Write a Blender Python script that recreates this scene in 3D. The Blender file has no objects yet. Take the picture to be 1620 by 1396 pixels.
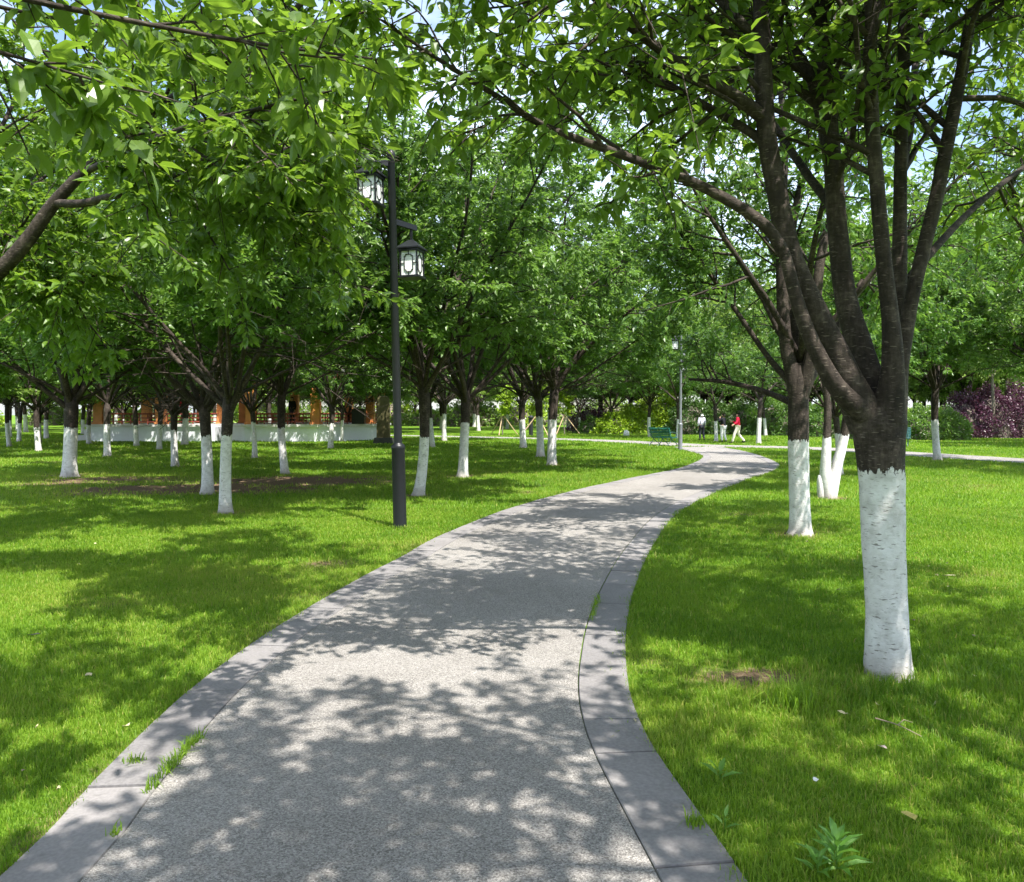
import bpy, math
import numpy as np
from mathutils import Vector, Matrix

SC = bpy.context.scene
COL = SC.collection
R = math.radians
rg = np.random.default_rng(11)

# ------------------------------------------------------------------ camera
F = 1217.0; CX, CY = 810.0, 698.0; CAMH = 1.6; PITCH = R(2.02)
cam_d = bpy.data.cameras.new('camera'); cam = bpy.data.objects.new('camera', cam_d); COL.objects.link(cam)
cam_d.sensor_width = 36; cam_d.sensor_fit = 'HORIZONTAL'; cam_d.lens = 36 * F / 1620
cam_d.clip_start = 0.05; cam_d.clip_end = 2000
cam.location = (0, 0, CAMH); cam.rotation_euler = (R(90) - PITCH, 0, 0)
SC.camera = cam

def ray(px, py):
    a, b = (px - CX) / F, (CY - py) / F
    return np.array([a, math.cos(PITCH) + b * math.sin(PITCH), -math.sin(PITCH) + b * math.cos(PITCH)])
def at(px, py, d=None, z=0.0):
    """world point: on the ground (d None) or at distance d ahead"""
    v = ray(px, py)
    t = (z - CAMH) / v[2] if d is None else d / v[1]
    return np.array([v[0] * t, v[1] * t, CAMH + v[2] * t])

# ------------------------------------------------------------------ helpers
def tag(o, label=None, cat=None, group=None, kind=None):
    if label: o['label'] = label
    if cat: o['category'] = cat
    if group: o['group'] = group
    if kind: o['kind'] = kind
    return o
def link(name, me, parent=None, loc=(0, 0, 0)):
    o = bpy.data.objects.new(name, me); COL.objects.link(o); o.location = loc
    if parent: o.parent = parent
    return o
def empty(name, loc=(0, 0, 0), rz=0.0):
    o = bpy.data.objects.new(name, None); COL.objects.link(o)
    o.empty_display_size = .2; o.location = loc; o.rotation_euler = (0, 0, rz)
    return o
def copy_tree(o, parent=None):
    c = o.copy(); COL.objects.link(c)
    if parent: c.parent = parent
    for ch in list(o.children): copy_tree(ch, c)
    return c

def np_mesh(name, V, faces, mats, midx=None, attrs=None, smooth=False):
    """faces: list of int arrays (n,k)"""
    V = np.asarray(V, np.float32)
    faces = [np.asarray(f, np.int32) for f in faces if len(f)]
    me = bpy.data.meshes.new(name)
    me.vertices.add(len(V)); me.vertices.foreach_set('co', V.ravel())
    nl = sum(f.size for f in faces); nf = sum(len(f) for f in faces)
    me.loops.add(nl); me.loops.foreach_set('vertex_index', np.concatenate([f.ravel() for f in faces]))
    me.polygons.add(nf)
    st = []; s = 0
    for f in faces:
        st.append(s + np.arange(len(f)) * f.shape[1]); s += f.size
    me.polygons.foreach_set('loop_start', np.concatenate(st).astype(np.int32))
    if midx is not None: me.polygons.foreach_set('material_index', np.asarray(midx, np.int32))
    me.polygons.foreach_set('use_smooth', np.full(nf, smooth))
    for m in mats: me.materials.append(m)
    for k, a in (attrs or {}).items():
        at_ = me.attributes.new(k, 'FLOAT', 'POINT'); at_.data.foreach_set('value', np.asarray(a, np.float32))
    me.update(calc_edges=True)
    return me

def unit(v): 
    n = np.linalg.norm(v, axis=-1, keepdims=True); return v / np.maximum(n, 1e-9)

class MB:
    """collects solids into ONE mesh"""
    def __init__(s): s.V = []; s.Q = []; s.T = []; s.n = 0; s.N = []
    def raw(s, V, Q=(), T=(), N=()):
        V = np.asarray(V, float)
        if len(Q): s.Q.append(np.asarray(Q) + s.n)
        if len(T): s.T.append(np.asarray(T) + s.n)
        for f in N: s.N.append([i + s.n for i in f])
        s.V.append(V); s.n += len(V); return s
    def box(s, c, size, rot=None, bev=0.0):
        x, y, z = [k / 2 for k in size]
        V = np.array([[-x,-y,-z],[x,-y,-z],[x,y,-z],[-x,y,-z],[-x,-y,z],[x,-y,z],[x,y,z],[-x,y,z]])
        if rot is not None: V = V @ np.array(rot.to_3x3()).T
        return s.raw(V + np.asarray(c), [[0,3,2,1],[4,5,6,7],[0,1,5,4],[1,2,6,5],[2,3,7,6],[3,0,4,7]])
    def bar(s, a, b, w, h=None, up=(0, 0, 1)):
        a, b = np.asarray(a, float), np.asarray(b, float); h = h or w
        t = unit(b - a); u = np.cross(np.asarray(up, float), t)
        if np.linalg.norm(u) < 1e-3: u = np.cross((0, 1, 0), t)
        u = unit(u); v = np.cross(t, u)
        V = [p + i * u * w / 2 + j * v * h / 2 for p in (a, b) for i, j in ((-1,-1),(1,-1),(1,1),(-1,1))]
        return s.raw(V, [[0,3,2,1],[4,5,6,7],[0,1,5,4],[1,2,6,5],[2,3,7,6],[3,0,4,7]])
    def tube(s, P, Rr, n=8, cap=True, wob=0.0, rng=None):
        P = np.asarray(P, float); m = len(P)
        Rr = np.broadcast_to(np.asarray(Rr, float), (m,))
        T = unit(np.gradient(P, axis=0))
        u = np.cross(T[0], (0, 1, 0) if abs(T[0][1]) < .9 else (1, 0, 0)); u = unit(u)
        V = []
        ang = np.linspace(0, 2 * math.pi, n, endpoint=False)
        ph = rng.uniform(0, 6.28, 4) if rng is not None else None
        for i in range(m):
            u = unit(u - T[i] * np.dot(u, T[i])); v = np.cross(T[i], u)
            r = Rr[i]
            rr = np.full(n, r)
            if wob: rr = r * (1 + wob * (np.sin(ang * 2 + ph[0] + i * .35) * .6 + np.sin(ang * 3 + ph[1] - i * .5) * .5 + np.sin(ang * 5 + ph[2] + i * 1.3) * .3))
            V.append(P[i] + np.outer(np.cos(ang) * rr, u) + np.outer(np.sin(ang) * rr, v))
        V = np.concatenate(V)
        i0 = (np.arange(m - 1)[:, None] * n + np.arange(n)[None, :]).ravel()
        i1 = (np.arange(m - 1)[:, None] * n + ((np.arange(n) + 1) % n)[None, :]).ravel()
        Q = np.stack([i0, i1, i1 + n, i0 + n], 1)
        N = [list(range(n))[::-1], [(m - 1) * n + k for k in range(n)]] if cap else []
        return s.raw(V, Q, (), N)
    def lathe(s, c, prof, n=20, cap=True):
        P = [(c[0], c[1], c[2] + z) for r, z in prof]
        ang = np.linspace(0, 2 * math.pi, n, endpoint=False); m = len(prof)
        V = np.concatenate([np.stack([c[0] + r * np.cos(ang), c[1] + r * np.sin(ang), np.full(n, c[2] + z)], 1) for r, z in prof])
        i0 = (np.arange(m - 1)[:, None] * n + np.arange(n)[None, :]).ravel()
        i1 = (np.arange(m - 1)[:, None] * n + ((np.arange(n) + 1) % n)[None, :]).ravel()
        N = [list(range(n))[::-1], [(m - 1) * n + k for k in range(n)]] if cap else []
        return s.raw(V, np.stack([i0, i1, i1 + n, i0 + n], 1), (), N)
    def build(s, name, mat, parent=None, smooth=False, loc=(0, 0, 0), attrs=None):
        fs = []
        if s.Q: fs.append(np.concatenate(s.Q))
        if s.T: fs.append(np.concatenate(s.T))
        by = {}
        for f in s.N: by.setdefault(len(f), []).append(f)
        fs += [np.array(v) for v in by.values()]
        me = np_mesh(name, np.concatenate(s.V), fs, mat if isinstance(mat, (list, tuple)) else [mat], smooth=smooth, attrs=attrs)
        if smooth: 
            try: me.set_sharp_from_angle(angle=R(42))
            except Exception: pass
        return link(name, me, parent, loc)

def vnoise(x, y, seed=0):
    """2-D value noise, 0..1"""
    x = np.asarray(x, float); y = np.asarray(y, float)
    xi = np.floor(x).astype(np.int64); yi = np.floor(y).astype(np.int64)
    fx = x - xi; fy = y - yi; fx = fx * fx * (3 - 2 * fx); fy = fy * fy * (3 - 2 * fy)
    def h(a, b):
        n = (a * 374761393 + b * 668265263 + seed * 2147483647) & 0xffffffff
        n = ((n ^ (n >> 13)) * 1274126177) & 0xffffffff
        return ((n ^ (n >> 16)) & 0xffff) / 65535.0
    return (h(xi, yi) * (1 - fx) + h(xi + 1, yi) * fx) * (1 - fy) + (h(xi, yi + 1) * (1 - fx) + h(xi + 1, yi + 1) * fx) * fy

def catmull(P, n=10):
    P = np.asarray(P, float); out = []
    Q = np.vstack([2 * P[0] - P[1], P, 2 * P[-1] - P[-2]])
    for i in range(1, len(Q) - 2):
        for t in np.linspace(0, 1, n, endpoint=False):
            a, b, c, d = Q[i - 1], Q[i], Q[i + 1], Q[i + 2]
            out.append(.5 * (2 * b + (c - a) * t + (2 * a - 5 * b + 4 * c - d) * t * t + (3 * b - a - 3 * c + d) * t ** 3))
    out.append(P[-1]); return np.array(out)
def resample(P, step):
    s = np.concatenate([[0], np.cumsum(np.linalg.norm(np.diff(P, axis=0), axis=1))])
    t = np.linspace(0, s[-1], max(2, int(round(s[-1] / step)) + 1))
    return np.stack([np.interp(t, s, P[:, k]) for k in range(P.shape[1])], 1)

# ------------------------------------------------------------------ materials
def mat(name):
    m = bpy.data.materials.new(name); m.use_nodes = True
    nt = m.node_tree; nt.nodes.clear()
    return m, nt
class G:
    def __init__(s, nt): s.nt = nt
    def n(s, typ, **kw):
        x = s.nt.nodes.new(typ)
        for k, v in kw.items():
            if k.startswith('_'): setattr(x, k[1:], v)
            else: x.inputs[k.replace('__', ' ')].default_value = v
        return x
    def l(s, a, b): s.nt.links.new(a, b)
    def noise(s, vec, scale, detail=3, rough=.55):
        x = s.n('ShaderNodeTexNoise', Scale=scale, Detail=detail, Roughness=rough); s.l(vec, x.inputs['Vector']); return x.outputs[0]
    def ramp(s, fac, stops, interp='LINEAR'):
        r = s.n('ShaderNodeValToRGB'); e = r.color_ramp; e.interpolation = interp
        while len(e.elements) < len(stops): e.elements.new(.5)
        for el, (p, c) in zip(e.elements, stops):
            el.position = p; el.color = (*c, 1) if len(c) == 3 else c
        s.l(fac, r.inputs[0]); return r.outputs[0]
    def mix(s, fac, a, b, blend='MIX'):
        x = s.n('ShaderNodeMix', _data_type='RGBA', _blend_type=blend)
        for i, v in ((0, fac), (6, a), (7, b)):
            if hasattr(v, 'links'): s.l(v, x.inputs[i])
            else: x.inputs[i].default_value = v if i == 0 else (*v, 1)
        return x.outputs[2]
    def math(s, op, a, b=0.0, c=None, clamp=False):
        x = s.n('ShaderNodeMath', _operation=op, _use_clamp=clamp)
        for i, v in enumerate((a, b) if c is None else (a, b, c)):
            if hasattr(v, 'links'): s.l(v, x.inputs[i])
            else: x.inputs[i].default_value = v
        return x.outputs[0]
    def scale(s, vec, sc):
        x = s.n('ShaderNodeMapping'); x.inputs['Scale'].default_value = sc; s.l(vec, x.inputs['Vector']); return x.outputs[0]
    def coord(s, k='Object'): return s.n('ShaderNodeTexCoord').outputs[k]
    def attr(s, name): return s.n('ShaderNodeAttribute', _attribute_name=name).outputs['Fac']
    def rand(s): return s.n('ShaderNodeObjectInfo').outputs['Random']
    def bump(s, h, strength=.3, dist=.01):
        b = s.n('ShaderNodeBump', Strength=strength, Distance=dist); s.l(h, b.inputs['Height']); return b.outputs[0]
    def out(s, sh):
        o = s.n('ShaderNodeOutputMaterial'); s.l(sh, o.inputs['Surface'])
    def pbr(s, col, rough=.7, spec=.3, normal=None, metal=0.0, out=True):
        p = s.n('ShaderNodeBsdfPrincipled', Roughness=rough if not hasattr(rough, 'links') else .5, Metallic=metal)
        p.inputs['Specular IOR Level'].default_value = spec
        if hasattr(rough, 'links'): s.l(rough, p.inputs['Roughness'])
        if hasattr(col, 'links'): s.l(col, p.inputs['Base Color'])
        else: p.inputs['Base Color'].default_value = (*col, 1)
        if normal is not None: s.l(normal, p.inputs['Normal'])
        if out: s.out(p.outputs[0])
        return p.outputs[0]

def plain(name, col, rough=.6, spec=.3, var=.25, scale=6, metal=0.0, bump=.15):
    m, nt = mat(name); g = G(nt); c = g.coord()
    n1 = g.noise(c, scale, 5, .6); n2 = g.noise(c, scale * 9, 3)
    f = g.math('ADD', g.math('MULTIPLY', n1, .7), g.math('MULTIPLY', n2, .3))
    lo = tuple(k * (1 - var) for k in col); hi = tuple(min(1, k * (1 + var)) for k in col)
    g.pbr(g.ramp(f, [(.3, lo), (.7, hi)]), rough, spec, g.bump(n2, bump, .004), metal)
    return m

def leaf_mat(name, dark, light, trans, tfac=.42, rough=.38, huevar=.35):
    m, nt = mat(name); g = G(nt)
    t = g.attr('tint')
    col = g.ramp(t, [(0, dark), (.75, light), (1, tuple(k * 1.25 + .01 for k in light))])
    r = g.rand()
    col = g.mix(g.math('MULTIPLY', r, huevar), col, (light[0] * 1.25, light[1] * 1.0, light[2] * .6))
    p = g.pbr(col, rough, .5, out=False)
    tr = g.n('ShaderNodeBsdfTranslucent')
    tc = g.mix(g.math('MULTIPLY', t, .6), tuple(k * .75 for k in trans), tuple(k * 1.15 for k in trans))
    g.l(tc, tr.inputs['Color'])
    mx = g.n('ShaderNodeMixShader', Fac=tfac); g.l(p, mx.inputs[1]); g.l(tr.outputs[0], mx.inputs[2])
    g.out(mx.outputs[0]); return m

M = {}
M['leaf_near'] = leaf_mat('leaf_near', (.036, .085, .014), (.10, .185, .022), (.26, .43, .035), .43)
M['leaf'] = leaf_mat('leaf', (.034, .088, .020), (.105, .205, .042), (.22, .40, .05), .40)
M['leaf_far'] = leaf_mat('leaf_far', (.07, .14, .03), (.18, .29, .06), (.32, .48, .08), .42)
M['leaf_hedge'] = leaf_mat('leaf_hedge', (.13, .23, .015), (.27, .40, .025), (.35, .5, .03), .35)
M['leaf_dark'] = leaf_mat('leaf_dark', (.03, .075, .015), (.06, .13, .022), (.10, .2, .025), .35)
M['leaf_purple'] = leaf_mat('leaf_purple', (.028, .010, .024), (.092, .03, .062), (.13, .04, .07), .3, huevar=0)
M['weed'] = leaf_mat('weed', (.08, .2, .03), (.12, .27, .04), (.2, .4, .05), .4)

def grass_mat():
    m, nt = mat('grass_blades'); g = G(nt); t = g.attr('tint')
    col = g.ramp(t, [(0, (.065, .15, .010)), (.45, (.14, .245, .018)), (.8, (.22, .31, .032)), (1, (.36, .32, .09))])
    p = g.pbr(col, .5, .3, out=False)
    tr = g.n('ShaderNodeBsdfTranslucent')
    g.l(g.ramp(t, [(0, (.16, .33, .012)), (.8, (.34, .54, .025)), (1, (.42, .40, .1))]), tr.inputs['Color'])
    mx = g.n('ShaderNodeMixShader', Fac=.42); g.l(p, mx.inputs[1]); g.l(tr.outputs[0], mx.inputs[2])
    g.out(mx.outputs[0]); return m
M['grass'] = grass_mat()

def bark_mat(wash=1.215):
    m, nt = mat('cherry_bark'); g = G(nt); c = g.coord()
    z = g.n('ShaderNodeSeparateXYZ'); g.l(c, z.inputs[0]); Z = z.outputs[2]
    streak = g.noise(g.scale(c, (22, 22, 40)), 1.0, 5, .65)
    crack = g.noise(g.scale(c, (42, 42, 9)), 1.0, 4, .6)
    blot = g.noise(c, 5, 5, .65)
    fine = g.noise(c, 90, 3)
    f = g.math('ADD', g.math('MULTIPLY', streak, .28), g.math('ADD', g.math('MULTIPLY', blot, .44), g.math('MULTIPLY', crack, .28)))
    bark = g.ramp(f, [(.36, (.010, .007, .006)), (.50, (.034, .025, .020)), (.60, (.075, .058, .048)), (.72, (.17, .14, .12))])
    lent = g.noise(g.scale(c, (20, 20, 130)), 1.0, 1, .4)
    bark = g.mix(g.math('MULTIPLY', g.ramp(lent, [(.66, (0, 0, 0)), (.72, (1, 1, 1))]), .4), bark, (.27, .22, .185))
    dash = g.noise(g.scale(c, (17, 17, 78)), 1.0, 2, .5)
    dm = g.ramp(dash, [(.635, (0, 0, 0)), (.67, (1, 1, 1))])
    dash2 = g.noise(g.scale(c, (34, 34, 130)), 1.0, 1, .5)
    dm2 = g.ramp(dash2, [(.64, (0, 0, 0)), (.68, (1, 1, 1))])
    white = g.ramp(g.noise(c, 12, 4), [(.3, (.47, .46, .445)), (.5, (.62, .605, .60)), (.7, (.71, .70, .70))])
    white = g.mix(g.math('MULTIPLY', dm, .7), white, (.16, .145, .13))
    white = g.mix(g.math('MULTIPLY', dm2, .35), white, (.28, .26, .23))
    soil = g.math('MULTIPLY', g.math('SUBTRACT', .16, g.math('SUBTRACT', Z, g.math('MULTIPLY', blot, .12))), 4.0, clamp=True)
    white = g.mix(g.math('MULTIPLY', soil, .7), white, (.16, .12, .08))
    drip = g.noise(g.scale(c, (34, 34, 3)), 1.0, 3, .6)
    wash = g.math('ADD', wash, g.math('ADD', g.math('MULTIPLY', g.math('SUBTRACT', g.rand(), .5), .16), g.math('MULTIPLY', g.math('SUBTRACT', drip, .5), .14)))
    edge = g.math('ADD', wash, g.math('MULTIPLY', g.math('SUBTRACT', g.noise(c, 16, 5, .7), .5), .16))
    mask = g.math('MULTIPLY', g.math('SUBTRACT', edge, Z), 120, clamp=True)
    col = g.mix(mask, bark, white)
    h = g.math('ADD', g.math('MULTIPLY', streak, .8), g.math('ADD', g.math('MULTIPLY', fine, .2), g.math('MULTIPLY', dm, -.35)))
    g.pbr(col, .78, .25, g.bump(h, .65, .012)); return m
M['bark'] = bark_mat()
M['bark_plain'] = plain('plain_bark', (.17, .145, .12), .85, .2, .5, 5, bump=.5)

def path_mat():
    m, nt = mat('exposed_aggregate'); g = G(nt); c = g.coord()
    v = g.n('ShaderNodeTexVoronoi', Scale=165.0); g.l(c, v.inputs['Vector'])
    sx = g.n('ShaderNodeSeparateColor'); g.l(v.outputs['Color'], sx.inputs[0])
    peb = g.ramp(sx.outputs[0], [(0, (.035, .032, .03)), (.22, (.10, .093, .087)), (.40, (.215, .202, .188)), (.75, (.31, .293, .274)), (1, (.48, .455, .425))])
    v2 = g.n('ShaderNodeTexVoronoi', Scale=420.0); g.l(c, v2.inputs['Vector'])
    s2 = g.n('ShaderNodeSeparateColor'); g.l(v2.outputs['Color'], s2.inputs[0])
    peb = g.mix(.28, peb, g.ramp(s2.outputs[0], [(0, (.06, .055, .05)), (1, (.34, .32, .30))]))
    big = g.noise(c, .8, 5, .6)
    peb = g.mix(.34, peb, g.ramp(big, [(.35, (.14, .126, .113)), (.65, (.29, .272, .255))]))
    d = g.noise(c, 2.3, 6, .7)
    st = g.ramp(d, [(.57, (0, 0, 0)), (.72, (1, 1, 1))])
    peb = g.mix(g.math('MULTIPLY', st, .42), peb, (.13, .12, .10))
    g.pbr(peb, .8, .3, g.bump(v.outputs['Distance'], .7, .006)); return m
M['path'] = path_mat()
def kerb_mat():
    m, nt = mat('flagstone'); g = G(nt); c = g.coord(); t = g.attr('tint')
    n1 = g.noise(c, 2.2, 6, .65); n2 = g.noise(c, 60, 3); n3 = g.noise(c, 9, 5, .7)
    col = g.ramp(n1, [(.3, (.15, .14, .14)), (.7, (.255, .24, .24))])
    col = g.mix(.35, col, g.ramp(t, [(0, (.11, .105, .108)), (1, (.27, .25, .24))]))
    col = g.mix(g.math('MULTIPLY', g.ramp(n3, [(.58, (0, 0, 0)), (.7, (1, 1, 1))]), .45), col, (.09, .088, .08))
    col = g.mix(.25, col, g.ramp(n2, [(.35, (.07, .068, .066)), (.65, (.25, .24, .235))]))
    g.pbr(col, .75, .3, g.bump(g.math('ADD', n2, n3), .35, .004)); return m
M['kerb'] = kerb_mat()
def ground_mat():
    m, nt = mat('lawn_soil'); g = G(nt); c = g.coord(); b = g.attr('bare')
    n1 = g.noise(c, 1.1, 5, .6); n2 = g.noise(c, 30, 4, .7); n3 = g.noise(c, 140, 2)
    gr = g.ramp(g.math('ADD', g.math('MULTIPLY', n1, .5), g.math('MULTIPLY', n2, .5)), [(.3, (.06, .13, .010)), (.55, (.11, .2, .016)), (.75, (.17, .26, .026))])
    so = g.ramp(n2, [(.3, (.075, .048, .03)), (.55, (.16, .112, .07)), (.75, (.29, .22, .14))])
    e = g.math('ADD', b, g.math('MULTIPLY', g.math('SUBTRACT', n2, .5), .8))
    e = g.math('MULTIPLY', g.math('SUBTRACT', e, .35), 3, clamp=True)
    g.pbr(g.mix(e, gr, so), .9, .1, g.bump(g.math('ADD', n2, n3), .6, .02)); return m
M['ground'] = ground_mat()

M['lamp_black'] = plain('lamp_black', (.008, .009, .011), .42, .35, .25, 8, bump=.05)
M['lamp_grey'] = plain('lamp_grey', (.16, .17, .19), .4, .5, .15, 8, bump=.05)
M['lamp_glass'] = plain('lamp_glass', (.80, .82, .78), .3, .4, .05, 4, bump=.02)
M['orange_wood'] = plain('orange_wood', (.58, .22, .075), .5, .35, .25, 3)
M['red_wood'] = plain('red_wood', (.20, .045, .03), .5, .35, .3, 4)
M['white_tile'] = plain('white_tile', (.66, .68, .72), .4, .4, .1, 1.5, bump=.05)
M['pale_stone'] = plain('pale_stone', (.58, .56, .54), .7, .3, .15, 2)
M['roof_tile'] = plain('roof_tile', (.46, .45, .46), .6, .3, .2, 3)
M['stele'] = plain('stele_stone', (.10, .088, .042), .8, .2, .35, 2.5, bump=.4)
M['dark_stone'] = plain('dark_stone', (.05, .052, .045), .8, .2, .3, 3)
M['bench_green'] = plain('bench_green', (.02, .13, .105), .4, .4, .2, 6, bump=.05)
M['bench_blue'] = plain('bench_blue', (.09, .22, .25), .4, .4, .2, 6, bump=.05)
M['iron'] = plain('bench_iron', (.016, .06, .05), .45, .4, .2, 8, bump=.05)
M['stake'] = plain('stake_wood', (.42, .31, .19), .8, .2, .25, 5)
M['boulder'] = plain('white_boulder', (.78, .77, .73), .8, .2, .12, 4, bump=.4)
M['skin'] = plain('skin', (.50, .30, .21), .55, .3, .08, 6, bump=.03)
def cloth(n, c): return plain(n, c, .85, .1, .15, 9, bump=.2)
M['lavender'] = cloth('lavender_cloth', (.60, .58, .70)); M['darkcloth'] = cloth('dark_cloth', (.035, .035, .05))
M['black'] = cloth('black_cloth', (.02, .02, .025)); M['cream'] = cloth('cream_cloth', (.76, .68, .60))
M['whitecloth'] = cloth('white_cloth', (.78, .76, .76)); M['red'] = cloth('red_cloth', (.55, .018, .05))
M['hair_grey'] = cloth('grey_hair', (.50, .50, .50)); M['hair_black'] = cloth('black_hair', (.015, .013, .012))
M['paper'] = plain('pink_paper', (.62, .47, .40), .7, .2, .1, 20)
M['dry_leaf'] = plain('dry_leaf', (.40, .36, .22), .7, .2, .2, 40)
M['yellow_leaf'] = plain('yellow_leaf', (.40, .34, .10), .6, .2, .2, 40)
M['black_metal'] = plain('black_box', (.02, .021, .024), .5, .3, .2, 4)
M['twig'] = plain('dry_twig', (.26, .20, .15), .85, .1, .3, 20)

# ------------------------------------------------------------------ world + sun
SUN_EL = R(61); SUN_TO = unit(np.array([.58, -.81, 0]))          # towards the sun, horizontally
sun_dir = np.array([SUN_TO[0] * math.cos(SUN_EL), SUN_TO[1] * math.cos(SUN_EL), math.sin(SUN_EL)])
w = bpy.data.worlds.new('World'); SC.world = w; w.use_nodes = True
nt = w.node_tree; nt.nodes.clear(); g = G(nt)
sky = g.n('ShaderNodeTexSky', _sky_type='NISHITA'); sky.sun_disc = False
sky.sun_elevation = SUN_EL; sky.sun_rotation = math.atan2(SUN_TO[0], SUN_TO[1]); sky.air_density = 1.0; sky.dust_density = 1.5
cl = g.n('ShaderNodeTexNoise', Scale=2.2, Detail=7.0, Roughness=.58); g.l(g.scale(g.coord('Generated'), (1, 1, 2.2)), cl.inputs['Vector'])
cf = g.ramp(cl.outputs[0], [(.40, (0, 0, 0)), (.66, (1, 1, 1))])
skc = g.mix(g.math('MULTIPLY', cf, .85), sky.outputs[0], (6.3, 6.9, 7.8))
bg = g.n('ShaderNodeBackground', Strength=.14); g.l(skc, bg.inputs[0])
wo = g.n('ShaderNodeOutputWorld'); g.l(bg.outputs[0], wo.inputs[0])
sd = bpy.data.lights.new('sun', 'SUN'); sd.energy = 5.0; sd.angle = R(.53); sd.color = (1, .955, .88)
so = bpy.data.objects.new('sun', sd); COL.objects.link(so); so.location = (0, 0, 30)
so.rotation_euler = Vector(sun_dir).to_track_quat('Z', 'Y').to_euler()

# ------------------------------------------------------------------ paths
Lp = [(-1.70, -5), (-1.74, -1), (-1.76, 2.6)] + [tuple(at(*p)[:2]) for p in ((125,1265),(300,1095),(430,1000),(555,925),(640,880),(700,848),(800,808),(905,778),(1000,757),(1080,740),(1112,722.5))] + [(7.55, 33.5), (7.75, 37)]
Rp = [(1.9, -5), (1.25, -1)] + [tuple(at(*p)[:2]) for p in ((1180,1396),(1105,1290),(1030,1180),(998,1105),(990,1040),(992,985),(1006,925),(1030,870),(1065,820),(1110,790),(1180,760),(1222,746),(1232,735))] + [(9.4, 29), (9.9, 33), (10.0, 37)]
L = catmull(Lp, 8); Rr_ = catmull(Rp, 8)
L = resample(L, .12); Rr_ = resample(Rr_, .12)
def offset(P, d):
    T = unit(np.gradient(P, axis=0)); n = np.stack([-T[:, 1], T[:, 0]], 1); return P + n * d
KW = .29
Li, Ri = offset(L, -KW), offset(Rr_, KW)
main_poly = np.vstack([L, Rr_[::-1]])
def strip_mesh(A, B, z, n=None):
    n = n or max(len(A), len(B))
    def rs(P):
        s = np.concatenate([[0], np.cumsum(np.linalg.norm(np.diff(P, axis=0), axis=1))]); t = np.linspace(0, s[-1], n)
        return np.stack([np.interp(t, s, P[:, k]) for k in (0, 1)], 1)
    A, B = rs(A), rs(B)
    V = np.vstack([np.column_stack([A, np.full(n, z)]), np.column_stack([B, np.full(n, z)])])
    i = np.arange(n - 1)
    return V, np.stack([i, i + n, i + n + 1, i + 1], 1)
gap = .006
V, Q = strip_mesh(offset(L, -KW - gap), offset(Rr_, KW + gap), .016)
o = link('path', np_mesh('path', V, [Q], [M['path']])); tag(o, kind='structure')
def kerb(P, sgn):
    mb = MB(); tint = []
    s = np.concatenate([[0], np.cumsum(np.linalg.norm(np.diff(P, axis=0), axis=1))])
    O = P; I = offset(P, sgn * KW)
    t = 0.0
    while t < s[-1] - .3:
        ln = rg.choice([.4, .6, .75, .9]) * rg.uniform(.95, 1.05); t1 = min(t + ln, s[-1])
        tt = np.linspace(t + .006, t1 - .006, 7)
        o_ = np.stack([np.interp(tt, s, O[:, k]) for k in (0, 1)], 1); i_ = np.stack([np.interp(tt, s, I[:, k]) for k in (0, 1)], 1)
        h = .020 + rg.uniform(-.004, .004); j = rg.normal(0, .003)
        e = .006
        rows = [np.column_stack([o_, np.full(7, -.05)]), np.column_stack([o_, np.full(7, h - e)]), np.column_stack([o_ + (i_ - o_) * .015, np.full(7, h)]),
                np.column_stack([i_ + (o_ - i_) * .015, np.full(7, h)]), np.column_stack([i_, np.full(7, h - e)]), np.column_stack([i_, np.full(7, -.05)])]
        Vv = np.concatenate(rows); k = np.arange(6)
        qs = [np.stack([a * 7 + k, a * 7 + k + 1, (a + 1) * 7 + k + 1, (a + 1) * 7 + k], 1) for a in range(5)]
        if sgn < 0: qs = [q[:, ::-1] for q in qs]
        mb.raw(Vv, np.concatenate(qs), (), [[0, 7, 14, 21, 28, 35], [41, 34, 27, 20, 13, 6]])
        tint += [rg.random()] * len(Vv); t = t1
    o = mb.build('kerb', M['kerb'], attrs={'tint': tint}); tag(o, kind='structure'); return o
kerb(L, -1); kerb(Rr_, 1)
cross_c = resample(catmull([(-12, 58.5), (-6, 55), (0, 50.8), (4.8, 46.6), (7.6, 42.2), (9.4, 38.9), (11.6, 37.4), (14.0, 35.4), (15.6, 31.5), (17.2, 26.5), (19.6, 21), (23.5, 14), (28, 7)], 8), .3)
CA, CB = offset(cross_c, 1.3), offset(cross_c, -1.3)
V, Q = strip_mesh(CA, CB, .010)
o = link('side_path', np_mesh('side_path', V, [Q[:, ::-1]], [M['path']])); tag(o, kind='structure')
cross_poly = np.vstack([CA, CB[::-1]])

def inside(poly, X, Y):
    r = np.zeros(len(X), bool); n = len(poly)
    lo, hi = poly.min(0), poly.max(0)
    idx = np.where((X > lo[0]) & (X < hi[0]) & (Y > lo[1]) & (Y < hi[1]))[0]
    if not len(idx): return r
    x, y = X[idx], Y[idx]; c = np.zeros(len(idx), bool)
    for i in range(n):
        x0, y0 = poly[i]; x1, y1 = poly[(i + 1) % n]
        if y0 == y1: continue
        m = (y0 > y) != (y1 > y); c ^= m & (x < (x1 - x0) * (y - y0) / (y1 - y0) + x0)
    r[idx] = c; return r
pm_in = np.vstack([resample(main_poly, .35)]); pc_in = resample(cross_poly, .8)

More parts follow.
